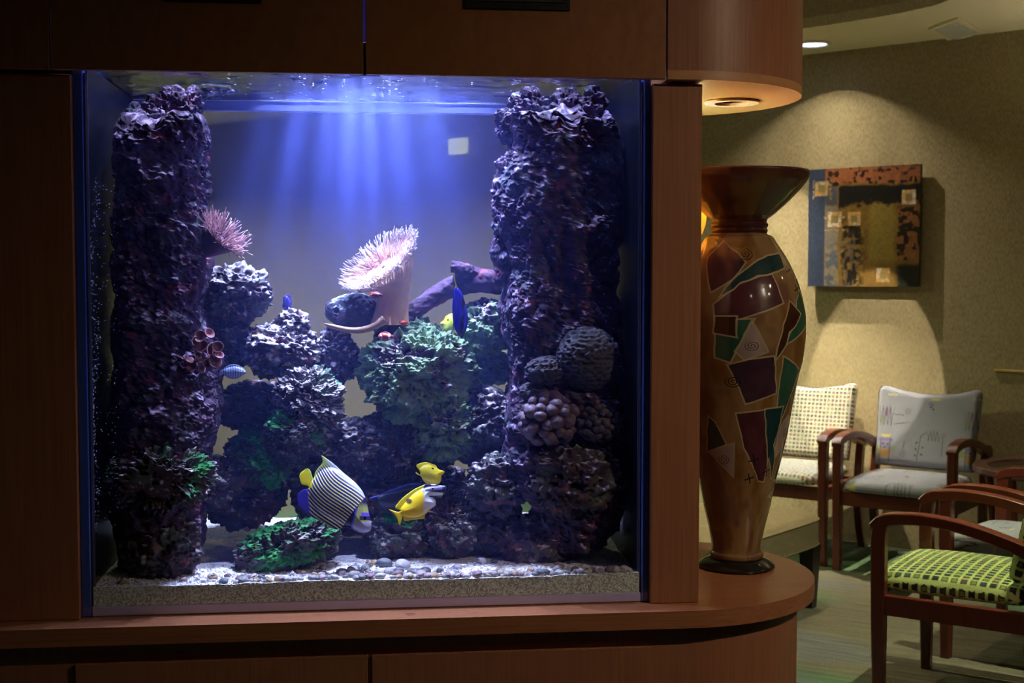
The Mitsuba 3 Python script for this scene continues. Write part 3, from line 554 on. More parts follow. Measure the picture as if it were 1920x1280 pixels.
R(938, 905, -.10, 56, 46, 18, 'rounded dark rock with a curved rim right of the yellow fishes', pale=.15, lump=.25)
R(848, 985, -.06, 46, 60, 19, 'upright speckled dark rock standing on the sand below the yellow fishes', pale=.2, sub=6, lump=.2)
R(922, 985, -.03, 50, 56, 20, 'dark bluish rock standing on the sand left of the lower right gap', pale=.1, sub=5, lump=.2)
R(748, 1005, -.05, 56, 36, 21, 'low rock with green growth below the tail of the foxface fish', pale=.3, green=.5, sub=5)
R(540, 1026, -.14, 88, 34, 22, 'long dark rock with a green ridge lying on the sand in front', rot=-17, rv=38, sub=6, pale=.05, green=.75, lump=.18, box_=.5)
R(455, 925, .12, 70, 54, 23, 'dark rock deep in the pile to the left of the angelfish', pale=.1)
R(655, 930, .14, 92, 50, 24, 'dark rock wall behind the angelfish', pale=.15)
R(790, 925, .13, 80, 50, 25, 'dark rock behind the foxface fish', pale=.1)
R(1015, 1016, -.10, 74, 40, 26, 'reddish-brown rock lying on the sand at the foot of the right pillar', pale=.08, tint=(1.2, .9, .9))
R(1048, 985, -.03, 54, 40, 27, 'reddish dark rock leaning on the foot of the right pillar', pale=.05, tint=(1.1, .85, .9))
R(1078, 900, -.18, 74, 60, 28, 'broad dark rock low on the right pillar', pale=.1, lump=.25)
R(1095, 965, -.08, 58, 44, 29, 'rounded dark rock low in the right corner', pale=.05, lump=.2)
R(300, 895, -.205, 78, 46, 30, 'clump of shell-shaped dark lumps low on the left pillar', pale=.25, green=.35, sub=6, rough=1.6)
R(305, 1025, -.175, 66, 54, 31, 'rounded dark rock at the foot of the left pillar', pale=.05, lump=.15)
R(395, 905, -.02, 52, 40, 32, 'purple-grey lumpy rock right of the left pillar', pale=.2)
R(600, 880, .06, 60, 40, 33, 'dark rock behind the tail of the angelfish', pale=.2, green=.4)
R(664, 582, .05, 53, 32, 34, 'smooth grey-blue boulder with a speckled top beside the large anemone', rough=.22, lump=.08, pale=.25, tint=(1.0, 1.35, 1.5))
R(403, 171, .05, 34, 11, 35, 'pale lumpy crusted outlet just under the water line on the left', rough=.35, lump=.6, pale=.6, tint=(1, 1.2, 1.4), name='crusted_outlet', grp=None, rot=-6, rv=14)
R(968, 200, -.04, 14, 22, 36, 'bright white crust on the top left corner of the right pillar', rough=.6, pale=1.2, tint=(1.2, 1.25, 1.3), name='white_coral_crust', grp=None, sub=4, rv=12)
R(980, 158, .10, 44, 11, 37, 'dark lump hanging at the water line over the right pillar', rough=.4, lump=.5, pale=.0, tint=(.5, .6, .8), name='dark_sponge', grp=None, rot=-4, rv=14)
# foot of the anemone round the boulder: a tan rim
rim = [at_v(x, y, -.005) for x, y in ((612, 606), (640, 615), (672, 619), (700, 613), (722, 600))]
# branch
def branch(pts, rads, seed):
    path = spline([at_v(x, y, v) for x, y, v in pts], 90); rr = np.interp(np.linspace(0, 1, 90), np.linspace(0, 1, len(rads)), rads) / ppm(.04)
    m = tube(path, rr, 48); n = m.vertex_normals; v = m.vertices
    v = v + n * (.012 * (fb(v * 22, seed) - .5) + .007 * (ridge(v * 70, seed + 3) - .5))[:, None]
    return trimesh.Trimesh(v, m.faces, process=False)
bk = thing('rock_branch', 'purple forked branch of rock leaning from the anemone up to the right pillar', 'branch rock')
for pts, rr in ((((722, 645, 0), (760, 598, .02), (800, 566, .04), (840, 541, .05), (880, 526, .05), (920, 528, .04), (962, 540, .02)), (19, 18, 16, 17, 22, 20, 16)),
                (((847, 500, .03), (866, 505, .03), (886, 514, .04), (915, 521, .045)), (11, 15, 15, 14))):
    m = branch(pts, rr, 90); obj('limb', m, 'mat_rock', bk, M=LOC, smooth=True, color=rock_paint(m.vertices, np.full(len(m.vertices), .5), m.vertex_normals[:, 2], 93, pale=.2, tint=(1.3, .95, 1.4)))
# knobby corals: a ball of close-set knobs, each a part
KNOB = [mikit.ply(trimesh.Trimesh(ICO[3].vertices * (1 + .18 * (meshkit.fbm(ICO[3].vertices * 1.5 + s, 2, s) - .5))[:, None], ICO[3].faces, process=False), None, smooth=True) for s in range(3)]
mat('knob', pri((0.115, 0.072, 0.108), 0.55)); mat('knob_dull', pri((0.065, 0.050, 0.066), 0.65))
def knobby(px, py, v, rpx, n, label, m, kr):
    c = at_v(px, py, v); r = rpx / ppm(v, px); k = thing('knobby_coral', label, 'coral')
    g = (1 + 5 ** .5) / 2; out = []
    for i in range(n):
        y = 1 - 2 * (i + .5) / n; a = 2 * np.pi * i / g; q = np.array([math.sqrt(1 - y * y) * math.cos(a), math.sqrt(1 - y * y) * math.sin(a), y])
        if q[1] > .45: continue
        q = q + RNG.normal(0, .07, 3); q /= np.linalg.norm(q)
        s = r * kr * RNG.uniform(.78, 1.15)
        M = LOC @ T().translate(list(c + q * r * np.array([1, .8, .92]))) @ T().rotate([0, 0, 1], RNG.uniform(0, 360)) @ T().scale([s * RNG.uniform(.9, 1.35), s, s * RNG.uniform(.8, 1.0)])
        obj('knob', {**KNOB[RNG.integers(3)], 'bsdf': {'type': 'ref', 'id': m}}, None, k, M=M)
    obj('core', trimesh.Trimesh(ICO[3].vertices * r * .9 * np.array([1, .8, .92]) + c, ICO[3].faces, process=False), m, k, M=LOC, smooth=True)
knobby(1030, 784, -.20, 47, 62, 'large purple coral of rounded knobs on the right pillar', 'mat_knob', .27)
knobby(1122, 792, -.21, 36, 90, 'smaller dull coral of fine knobs in the right corner', 'mat_knob_dull', .20)
def dome(px, py, v, rx, ry, seed, label):
    c = at_v(px, py, v); k = 1 / ppm(v, px); o = ICO[5].vertices; rad = np.array([rx, (rx + ry) / 2 * .7, ry]) * k
    p = o * rad; t = ridge(p * 105, seed, 2); p = p * (1 + .10 * (fb(o * 2, seed) - .5))[:, None] + o * (.010 * (t - .5))[:, None] + c
    p[:, 1] = np.maximum(p[:, 1], -.288); p[:, 0] = np.minimum(p[:, 0], IU1 - .006)
    col = np.array([.040, .030, .046]) * (.4 + 1.2 * t)[:, None] + np.array([.0, .02, .02]) * fb(p * 30, seed)[:, None]
    obj('dome_coral', trimesh.Trimesh(p, ICO[5].faces, process=False), 'mat_rock', M=LOC, smooth=True, color=np.clip(col, .01, .8), label=label, cat='coral', group='dome corals')
dome(1102, 672, -.205, 58, 58, 3, 'big dome coral with fine wavy texture on the right pillar')
dome(1030, 695, -.20, 44, 26, 5, 'low spreading coral left of the dome coral')
dome(1005, 735, -.185, 30, 18, 8, 'small pale ridge of coral just above the large knobby coral')
# cup corals on the left pillar
cc = thing('cup_coral', 'cluster of small pinkish cup corals on the right edge of the left pillar', 'coral')
CUP = mikit.ply(lathe([(.25, -.9), (.45, -.3), (.8, .1), (1.0, .38), (1.08, .46), (1.0, .5), (.78, .36), (.5, .0), (.2, -.15), (.001, -.2)], 18), None, smooth=True)
mat('cup', pri((0.34, 0.155, 0.185), 0.6))
for x, y, s in ((377, 632, 10), (391, 626, 9), (380, 652, 11), (393, 657, 12), (408, 650, 9), (372, 671, 11), (387, 679, 8), (402, 680, 11), (352, 676, 10), (360, 690, 8), (345, 686, 7), (402, 664, 8), (366, 640, 8), (410, 667, 8), (375, 690, 9)):
    q = at_v(x, y, -.215); s = 1.12 * s / ppm(-.215)
    obj('cup', {**CUP, 'bsdf': {'type': 'ref', 'id': 'mat_cup'}}, None, cc, M=LOC @ T().translate(list(q)) @ T().rotate([0, 0, 1], RNG.uniform(-40, 60)) @ T().rotate([1, 0, 0], RNG.uniform(35, 95)) @ T().scale(float(s)))
# plate corals / little bright leaves of algae
def leaf_tuft(px, py, v, n, size, label, col):
    c = at_v(px, py, v); vs, fs, k = [], [], 0
    for i in range(n):
        a, t = RNG.uniform(0, 2 * np.pi), RNG.uniform(.2, 1.1); L = size * RNG.uniform(.6, 1.2)
        d = np.array([math.cos(a) * math.sin(t), -abs(math.sin(a)) * math.sin(t), math.cos(t)]); s = np.cross(d, [0.3, 1, .2]); s /= np.linalg.norm(s)
        p = [c + RNG.normal(0, size * .35, 3) * np.array([1, .3, .5])]; b = p[0]
        nn = np.cross(s, d) * L * .05
        q = np.array([b + s * L * .05, b + d * L * .5 + s * L * .28, b + d * L, b + d * L * .5 - s * L * .28, b - s * L * .05])
        vs.append(np.vstack([q + nn, q - nn])); f = [[0, 1, 4], [1, 3, 4], [1, 2, 3]]
        f = f + [[x + 5 for x in t_[::-1]] for t_ in f] + [[j, (j + 1) % 5, j + 5] for j in range(5)] + [[(j + 1) % 5, (j + 1) % 5 + 5, j + 5] for j in range(5)]
        fs.append(np.array(f) + k); k += 10
    v = np.vstack(vs)
    obj('algae_tuft', trimesh.Trimesh(v, np.vstack(fs), process=False), 'mat_painted', M=LOC, smooth=False, color=np.tile(col, (len(v), 1)) * RNG.uniform(.6, 1.2, (len(v), 1)), kind='stuff', label=label)
leaf_tuft(512, 915, -.03, 34, .016, 'small bright green algae tuft left of the angelfish', (.04, .33, .06))
leaf_tuft(545, 795, -.11, 60, .012, 'bright green algae tuft in the middle of the left rock pile', (.03, .34, .07))
leaf_tuft(930, 862, -.12, 26, .012, 'green algae tuft above the rounded dark rock on the right', (.03, .26, .08))
leaf_tuft(463, 995, -.04, 40, .009, 'pale cream coral fan on the sand behind the long rock', (.55, .50, .34))
# ------------------------------------------------------------------ anemones
def anemone(name, label, stations, disc, normal, ncol, nt, tl, tr, coltint, tipcol, seed, skirt=2):
    """stations: (x, y, v, half width px, direction angle in degrees from up, depth ratio); the column is swept through them and opens into the mouth disc."""
    k = thing(name, label, 'anemone'); rng = np.random.default_rng(seed)
    st = np.array(stations, float); t = np.linspace(0, 1, len(st)); tt = np.linspace(0, 1, 60)
    from scipy.interpolate import PchipInterpolator
    I = PchipInterpolator(t, st)(tt); na = 64; a = np.linspace(0, 2 * np.pi, na + 1)[:-1]; V = []
    n_ = np.array(normal, float); n_ /= np.linalg.norm(n_)
    for q_, (x, y, v, w, ang, dr_) in zip(tt, I):
        c = at_v(x, y, v); s = w / ppm(v, x); th = math.radians(ang)
        e1 = np.array([math.cos(th), 0, math.sin(th)]); e2 = np.cross(n_, e1); e2 /= np.linalg.norm(e2); s_ = np.clip((q_ - .45) / .5, 0, 1); e2 = e2 * s_ + np.array([0, 1.0, 0]) * (1 - s_); e2 /= np.linalg.norm(e2)
        V.append(c + s * (np.cos(a)[:, None] * e1 + dr_ * np.sin(a)[:, None] * e2))
    V = np.array(V); ridges = 1 + .018 * np.sin(a * 17 + 1)[None, :, None] * np.linspace(0, 1, 60)[:, None, None]
    cen = V.mean(1, keepdims=True); V = cen + (V - cen) * ridges
    # the disc: rings closing in from the rim, dished
    rimv = V[-1]; c0 = rimv.mean(0); n_ = np.array(normal, float); n_ /= np.linalg.norm(n_)
    D = [c0 + (rimv - c0) * f - n_ * (1 - f * f) * np.linalg.norm(rimv - c0, axis=1).mean() * .28 for f in (.92, .8, .6, .4, .2, .06)]
    W = np.vstack([V.reshape(-1, 3), np.vstack(D)]); m = 60 + len(D)
    i, j = np.meshgrid(np.arange(m - 1), np.arange(na), indexing='ij')
    q = np.stack([i * na + j, i * na + (j + 1) % na, (i + 1) * na + (j + 1) % na, (i + 1) * na + j], -1).reshape(-1, 4)
    M_ = trimesh.Trimesh(W, np.vstack([q[:, [0, 1, 2]], q[:, [0, 2, 3]]]), process=False)
    h = np.r_[np.repeat(tt, na), np.full(len(D) * na, 1.2)][:, None]
    col = np.where(h < 1.1, np.array(ncol[0]) * (1 - h) + np.array(ncol[1]) * h, np.array(ncol[2]))
    col = col * (.85 + .3 * fb(W * 40, seed)[:, None])
    obj('column', M_, 'mat_painted', k, M=LOC, smooth=True, color=np.clip(col, 0, .9), label=coltint)
    vs, fs, cs, o = [], [], [], 0
    for i in range(nt):
        f = math.sqrt(rng.uniform(.16, 1)); b = rng.uniform(0, 2 * np.pi)
        edge = np.array([np.interp(b, np.r_[a, 2 * np.pi], np.r_[rimv[:, d], rimv[:1, d]]) for d in range(3)])
        out = edge - c0; R0 = np.linalg.norm(out)
        p0 = c0 + out * f - n_ * (1 - f * f) * R0 * .28
        dirn = n_ * (1.0 - .55 * f) + out / R0 * (.25 + .95 * f ** 2) + rng.normal(0, .22, 3)
        if i % 5 < skirt:                                    # the outer ones stand on the flare below the rim
            g_ = rng.integers(60 - int(16 * rng.random() ** 1.3) - 1, 60); kk_ = rng.integers(na); p0 = V[g_, kk_]; out = p0 - V[g_].mean(0); dirn = out / np.linalg.norm(out) * .8 + n_ * .9 + rng.normal(0, .2, 3)
        dirn /= np.linalg.norm(dirn)
        L = tl * rng.uniform(.6, 1.15); bend = np.array([0, 0, 1.0]) * L * rng.uniform(-.05, .28) + rng.normal(0, L * .12, 3)
        s = np.linspace(0, 1, 5)[:, None]; pts = p0 + dirn * L * s + bend * s ** 2
        tb_ = tube(pts, tr * np.array([1, .85, .75, .8, .95]), 5)
        vs.append(tb_.vertices); fs.append(tb_.faces + o); o += len(tb_.vertices)
        g = np.r_[np.repeat(np.linspace(0, 1, 5), 5), 0, 1][:, None]
        cs.append((np.array(ncol[1]) * (1 - g) + np.array(tipcol) * g) * rng.uniform(.8, 1.15))
    obj('tentacles', trimesh.Trimesh(np.vstack(vs), np.vstack(fs), process=False), 'mat_painted', k, M=LOC, smooth=True, color=np.clip(np.vstack(cs), 0, .9), kind='stuff', label='pale thread-like tentacles')
anemone('large_anemone', 'large peach anemone with a flaring crown of white tentacles on the centre rocks',
        [(731, 608, .0, 37, 0, .9), (734, 585, .0, 32, 0, .9), (737, 560, .0, 30, 2, .95), (735, 540, .0, 36, 12, .9), (729, 522, .0, 50, 26, .75), (720, 506, .0, 65, 35, .62), (712, 490, -.002, 76, 37.5, .52)],
        None, (-.45, -.65, .60), ((.54, .30, .15), (.80, .56, .34), (.78, .46, .32)), 900, .021, .0013, 'smooth peach-orange column', (.88, .82, .76), 5)
# wide foot wrapped along the boulder
m = tube(spline([at_v(x, y, -.045) for x, y in ((608, 607), (640, 616), (672, 619), (700, 612), (722, 598))], 30), np.interp(np.linspace(0, 1, 30), [0, .15, .8, 1], [.002, .006, .009, .012]), 10)
obj('foot', m, pri((.36, .22, .13), .5), 'large_anemone', M=LOC, smooth=True, label='tan foot creeping round the boulder')
anemone('small_anemone', 'small purple anemone with a tuft of pink tentacles on the left pillar',
        [(374, 462, -.07, 23, -66, .9), (386, 461, -.09, 23, -62, .9), (400, 456, -.11, 26, -54, .9), (411, 450, -.12, 30, -48, .9), (418, 444, -.125, 33, -46, .8)],
        None, (.60, -.42, .68), ((.16, .07, .12), (.22, .09, .14), (.20, .10, .14)), 330, .034, .0012, 'dark purple column', (.80, .55, .56), 6)
R(388, 447, -.075, 9, 12, 38, 'small orange sponge between the left pillar and the small anemone', rough=.3, pale=0, tint=(9, 3.2, 1.6), name='orange_sponge', grp=None, sub=3, rv=8)
# bubbles rising along the left wall
bs, bf, o = [], [], 0
for i in range(420):
    y = RNG.uniform(330, 1000); x = 176 + 6 * np.sin(y / 45) + RNG.normal(0, 4) if RNG.random() < .7 else RNG.uniform(180, 222)
    q = at_v(x, y, -.282 + abs(RNG.normal(0, .01))); q[0] = max(q[0], IU0 + .003)
    s = RNG.uniform(.0005, .0016); bs.append(ICO[0].vertices * s + q); bf.append(ICO[0].faces + o); o += 12
obj('air_bubbles', trimesh.Trimesh(np.vstack(bs), np.vstack(bf), process=False), pri((.6, .7, .9), .2), M=LOC, kind='stuff', label='stream of tiny bubbles along the left glass')
# ------------------------------------------------------------------ fishes
def ss(x, a, b): t = np.clip((x - a) / (b - a), 0, 1); return t * t * (3 - 2 * t)
def blend(c, d, w): return c * (1 - w[:, None]) + np.array(d) * w[:, None]
def fish(name, label, outline, body, v, fat, paint, eye=None, step=1.0, yaw=0, roll=0, fin=.9, ring=True, eye_r=3.0, rough=None, group=None):
    """outline: the side view with fins, body: the trunk without them, in units of a pixel at that depth; fat: half thickness of the trunk in the same units."""
    if ring: outline = smooth_ring(np.array(outline, float), 160) if ring is True else np.array(outline, float)
    O = np.array(outline, float); c = O.mean(0); k = 1 / ppm(v, c[0])
    bp = sg.Polygon(smooth_ring(np.array(body, float), 120)).buffer(0)
    bl = np.array([bp.exterior.interpolate(t).coords[0] for t in np.linspace(0, bp.exterior.length, 600)]); bt = cKDTree(bl)
    dmax = max(bt.query(np.array([g for g in zip(*[a.ravel() for a in np.meshgrid(np.linspace(bp.bounds[0], bp.bounds[2], 50), np.linspace(bp.bounds[1], bp.bounds[3], 50))]) if bp.contains(sg.Point(g))]))[0])
    def height(p, d):
        inside = shapely.contains_xy(bp, p[:, 0], p[:, 1]); db = bt.query(p)[0]
        x = np.clip(db / dmax, 0, 1); h = fat * np.sqrt(np.clip(1 - (1 - x) ** 2, 0, 1)) * inside
        return np.minimum(np.maximum(h, fin), h + 10) * np.sqrt(np.clip(d / (d + 1.2), 0, 1))
    vv, ff, pp = inflate(O, step, height)
    col = np.clip(paint(pp), 0.002, .9)
    w = np.c_[(vv[:, 0] - c[0]) * k, vv[:, 2] * k * -1, -(vv[:, 1] - c[1]) * k]
    cen = at_v(c[0], c[1], v)
    M = LOC @ T().translate(list(cen)) @ T().rotate([0, 0, 1], yaw) @ T().rotate([1, 0, 0], roll)
    kk = thing(name, label, 'fish', group)
    obj('body', trimesh.Trimesh(w, ff, process=False), 'mat_fish', kk, M=M, smooth=True, color=col)
    if eye is not None:
        e = np.array([eye], float); hh = float(height(e, np.array([5.0]))[0])
        q = [(eye[0] - c[0]) * k, -hh * k, -(eye[1] - c[1]) * k]
        b = trimesh.Trimesh(ICO[2].vertices * np.array([1, .5, 1]) * eye_r * k + q, ICO[2].faces, process=False)
        obj('eye', b, pri((.006, .006, .01), .1), kk, M=M, smooth=True, label='black eye')
    return kk
Z1 = lambda pts: [(540 + x / 7.528, 840 + y / 7.528) for x, y in pts]
Z2 = lambda pts: [(680 + x / 8.533, 850 + y / 8.533) for x, y in pts]
# emperor angelfish, nose down to the right
emp_out = Z1([(455, 90), (520, 130), (600, 185), (700, 270), (790, 350), (880, 420), (960, 490), (1030, 570), (1080, 650), (1115, 740), (1140, 850), (1155, 920), (1180, 1000), (1195, 1075), (1190, 1140), (1160, 1180), (1090, 1195), (1020, 1190), (960, 1160), (880, 1130), (780, 1130), (690, 1150), (600, 1110), (480, 1040), (370, 985), (270, 935), (190, 870), (140, 800), (122, 720), (135, 640), (190, 590), (265, 570), (290, 560), (270, 530), (190, 510), (155, 450), (150, 360), (200, 310), (265, 278), (300, 310), (325, 380), (350, 430), (357, 390), (385, 310), (440, 240), (470, 190)])
emp_body = Z1([(330, 460), (420, 350), (560, 270), (720, 310), (900, 450), (1040, 600), (1110, 760), (1150, 920), (1188, 1075), (1170, 1160), (1080, 1185), (980, 1150), (840, 1090), (690, 1060), (520, 960), (400, 850), (330, 720), (300, 580)])
def emp_paint(p):
    x, y = (p[:, 0] - 540) * 7.528, (p[:, 1] - 840) * 7.528
    # stripes run along the body, fanning up into the dorsal fin
    bend = 60 * np.exp(-((y - 330) / 190) ** 2) * ss(x, 700, 350)
    t = (y - 0.86 * x) * .757 + bend + 26 * np.sin((x + .6 * y) / 190)
    fr = np.where(t > -260, 1.0, 1.0); s = .5 + .5 * np.cos(2 * np.pi * t / 41.0)
    blue, yel = np.array([.028, .030, .19]), np.array([.86, .80, .26])
    c = blue * (1 - ss(s, .50, .80)[:, None]) + yel * ss(s, .50, .80)[:, None]
    back = ss((y - 0.86 * x) * .757, -150, -235); c = blend(c, (.62, .70, .95), back * .8)                     # pale blue back
    dors = ss(y, 300, 200) * ss(x, 640, 480); c = blend(c, (.46, .58, .09), np.maximum(ss(y - .9 * (x - 420), 60, -30) * 0, dors) * .9)
    fin_back = ss(x + .35 * y, 560, 470) * ss(y, 470, 430); c = blend(c, (.46, .58, .09), fin_back)
    tail = ss(x - .25 * (y - 430), 335, 300) * (y < 560); c = blend(c, (.90, .80, .01), tail); c = blend(c, (.22, .5, .05), tail * ss(y, 330, 285))
    an = ss(x - .12 * (y - 600), 300, 255) * (y > 555); c = blend(c, (.035, .022, .28), an)
    low = ss((y - 985) - .60 * (x - 420), -40, 30); c = blend(c, (.06, .035, .12), low * .85)
    head = ss(x * .8 + y * .6, 1285, 1300); dark = head
    c = blend(c, (.012, .012, .07), dark)
    face = ss(x - .28 * (1100 - y), 925, 945) * (y > 760); c = blend(c, (.34, .38, .12), face * ss(y, 760, 860))
    c = blend(c, (.42, .40, .62), ss(y - .12 * (1100 - x), 1030, 1055) * ss(x, 930, 965))
    c = blend(c, (.10, .06, .60), ss(y, 905, 920) * ss(y, 975, 955) * ss(x, 1045, 1065))
    c = blend(c, (.014, .012, .06), ss(y, 955, 968) * ss(y, 1030, 1018) * ss(x, 1020, 1045))
    rim_ = ss(np.abs(x - .28 * (1100 - y) - 925), 18, 6) * (y > 850) * (y < 1150); c = blend(c, (.10, .08, .60), rim_)
    return c
fish('emperor_angelfish', 'blue and yellow striped angelfish with a yellow tail, nose down over the sand', emp_out, emp_body, -.20, 15, emp_paint, eye=Z1([(1105, 990)])[0], step=.62, yaw=-6, roll=-14, eye_r=3.6)
# foxface
fox_out = Z2([(410, 872), (470, 890), (560, 915), (600, 905), (565, 880), (512, 845), (540, 800), (620, 715), (720, 640), (830, 570), (960, 515), (1030, 492), (1120, 492), (1200, 505), (1290, 525), (1365, 545), (1355, 615), (1330, 640), (1305, 660), (1290, 700), (1200, 705), (1110, 690), (1150, 730), (1180, 785), (1165, 850), (1110, 880), (1040, 945), (990, 990), (985, 1030), (900, 1050), (820, 1055), (720, 1065), (640, 1050), (632, 985), (612, 1040), (590, 1100), (572, 1138), (548, 1070), (520, 990), (465, 925)])
fox_body = Z2([(590, 920), (660, 800), (800, 660), (980, 560), (1180, 530), (1340, 570), (1330, 630), (1200, 680), (1110, 700), (1160, 790), (1090, 870), (960, 980), (800, 1020), (680, 1000), (610, 960)])
def fox_paint(p):
    x, y = (p[:, 0] - 680) * 8.533, (p[:, 1] - 850) * 8.533
    c = np.tile([.90, .66, .008], (len(p), 1)); c = blend(c, (.66, .60, .03), ss(y + .55 * x, 1150, 1050))
    c = blend(c, (.70, .74, .86), ss(x + .12 * (y - 700), 950, 1010)); c = blend(c, (.80, .62, .05), ss(y - .4 * (1100 - x), 840, 900) * ss(x, 1120, 1060) * ss(y, 820, 850))
    blk = ss(y - .12 * (x - 1000), 625, 600) * ss(x + .45 * (y - 520), 985, 1010); c = blend(c, (.02, .015, .07), blk)
    c = blend(c, (.02, .015, .07), ss(y - .02 * x, 655, 672) * ss(x, 1060, 1075) * ss(y, 712, 700))
    c = blend(c, (.30, .38, .75), ss(np.hypot((x - 980) / 26, (y - 600) / 40), 1.1, .7))
    c = blend(c, (.07, .045, .02), ss(np.hypot((x - 735) / 50, (y - 760) / 52), 1.15, .6))
    c = blend(c, (.55, .55, .95), ss(np.hypot((x - 1300) / 70, (y - 530) / 14), 1.1, .6))
    c = blend(c, (.75, .72, .4), ss(np.hypot((x - 1150) / 50, (y - 505) / 14), 1.1, .6))
    return c
fish('foxface_fish', 'yellow fish with a black and white striped snout and a dark side spot', fox_out, fox_body, -.21, 9, fox_paint, eye=Z2([(1130, 580)])[0], step=.75, yaw=8, roll=-14, eye_r=2.0)
# yellow tang
def tang_out(f): return f([(858, 178), (900, 150), (960, 135), (1030, 132), (1090, 150), (1140, 170), (1180, 185), (1215, 240), (1260, 270), (1325, 305), (1318, 335), (1285, 350), (1262, 420), (1230, 480), (1160, 510), (1080, 495), (1000, 470), (950, 420), (905, 345), (840, 300), (838, 285), (905, 325), (900, 260)])
def tang_body(f): return f([(905, 320), (920, 230), (1000, 180), (1120, 190), (1200, 245), (1310, 310), (1280, 345), (1235, 430), (1140, 470), (1020, 440), (940, 390)])
def tang_paint(p):
    y = p[:, 1]; c = np.tile([.84, .76, .02], (len(p), 1)); n = fb(np.c_[p * .12, 0 * y], 3)
    return c * (.85 + .3 * n)[:, None]
fish('yellow_tang', 'small bright yellow tang facing right above the foxface', tang_out(Z2), tang_body(Z2), -.14, 8, tang_paint, eye=Z2([(1112, 248)])[0], step=.8, yaw=16, roll=-14, eye_r=2.0)
Z3 = lambda pts: [(842 - (x - 1080) / 12.5 * .85, 606 + (y - 310) / 9.5) for x, y in pts]
fish('yellow_tang', 'blurred yellow tang at the back of the tank behind the blue tang', tang_out(Z3), tang_body(Z3), .22, 6, lambda p: tang_paint(p) * np.array([.75, 1.0, 1.0]), step=1.2, yaw=0, eye=Z3([(1112, 248)])[0], eye_r=1.6)
# blue tang, tail up, seen almost edge-on
BT = [(843, 510), (846, 513), (849, 522), (853, 532), (857, 538), (866, 545), (876, 560), (884, 578), (888, 595), (886, 612), (878, 626), (868, 634), (864, 631), (855, 624), (846, 610), (842, 592), (841, 575), (843, 556), (846, 543), (850, 537), (847, 528), (844, 519)]
BB = [(853, 540), (866, 550), (877, 570), (881, 593), (876, 612), (866, 630), (855, 618), (848, 600), (846, 575), (849, 553)]
def bt_paint(p):
    x, y = p[:, 0], p[:, 1]; c = np.tile([.018, .016, .62], (len(p), 1))
    blk = ss(np.hypot((x - 866) / 7.5, (y - 572) / 20), 1.15, .85); c = blend(c, (.008, .008, .05), blk)
    c = blend(c, (.03, .02, .75), ss(np.hypot((x - 866) / 4.2, (y - 581) / 9), 1.1, .8))
    c = blend(c, (.008, .008, .06), ss(np.hypot((x - 863) / 6, (y - 605) / 16), 1.1, .8) * ss(x, 868, 862)); c = blend(c, (.04, .04, .14), ss(y, 612, 626))
    c = blend(c, (.05, .07, .85), ss(np.abs(x - 847), 2.2, .8) * ss(y, 540, 552) * ss(y, 608, 596))
    return blend(c, (.55, .60, .04), ss(y, 541, 536))
fish('blue_tang', 'vivid blue tang with a yellow tail, turned edge-on with its nose down', BT, BB, -.10, 9, bt_paint, eye=(869, 622), step=.6, yaw=48, roll=0, eye_r=1.4)
sc_ = lambda pts, cx, cy, s, fl=1: [(cx + fl * x * s, cy + y * s) for x, y in pts]
OV = [(-1.0, -.10), (-.78, -.22), (-.55, -.42), (-.15, -.58), (.25, -.55), (.62, -.36), (.92, -.06), (.98, .05), (.85, .16), (.5, .40), (.1, .55), (-.3, .50), (-.62, .30), (-.8, .18), (-1.0, .30), (-1.08, .1)]
OB = [(-.75, -.10), (-.4, -.34), (.2, -.42), (.65, -.25), (.94, .03), (.6, .26), (.1, .40), (-.4, .32), (-.75, .1)]
fish('damselfish', 'small plain dark blue fish hovering over the left rock pile, seen from behind', [(530, 566), (531, 556), (537, 552), (544, 553), (547, 561), (547, 574), (542, 582), (537, 584), (532, 580), (528, 573)], [(531, 567), (537, 555), (545, 563), (545, 574), (538, 582), (531, 575)], .0, 5, lambda p: np.tile([.05, .045, .30], (len(p), 1)), step=.8, yaw=30)
st_o = sc_(OV, 438, 697, 25); st_b = sc_(OB, 438, 697, 25)
def st_paint(p):
    c = np.tile([.36, .46, .78], (len(p), 1)); s = .5 + .5 * np.cos((p[:, 0] - 438 + .012 * (p[:, 1] - 697) ** 2) * 2 * np.pi / 4.6)
    c = blend(c, (.07, .08, .20), ss(s, .72, .95) * ss(p[:, 0], 460, 454)); return blend(c, (.45, .45, .35), ss(p[:, 1], 708, 712))
fish('striped_wrasse', 'small pale blue fish with fine dark bars beside the left pillar', st_o, st_b, -.07, 6, st_paint, eye=(456, 695), step=.7, eye_r=1.3)
cl_o = sc_(OV, 704, 553, 13, -1); cl_b = sc_(OB, 704, 553, 13, -1)
def cl_paint(a, b):
    def f(p):
        x = (p[:, 0] - a) / b; c = np.tile([.16, .03, .05], (len(p), 1)); c = blend(c, (.75, .10, .03), ss(x, -.35, -.6))
        return c
    return f
fish('clownfish', 'dark red clownfish nestled at the waist of the large anemone', cl_o, cl_b, -.09, 5, cl_paint(704, 13), step=.8, yaw=-20, eye=(695, 551), eye_r=1.2)
cl2_o = sc_(OV, 722, 631, 16, -1); cl2_b = sc_(OB, 722, 631, 16, -1)
def cl2_paint(p):
    x = (p[:, 0] - 722) / 16; c = np.tile([.42, .045, .03], (len(p), 1)); w = np.maximum(ss(np.abs(x + .42 - .12 * np.sin(p[:, 1] * .5)), .13, .07), ss(np.abs(x - .55), .14, .08)); return blend(c, (.6, .68, .75), w)
fish('clownfish', 'red clownfish with white bars under the anemone\'s foot', cl2_o, cl2_b, -.13, 6, cl2_paint, step=.8, yaw=-15, eye=(709, 630), eye_r=1.2)
cl3_o = sc_(OV, 757, 605, 9, -1); cl3_b = sc_(OB, 757, 605, 9, -1)
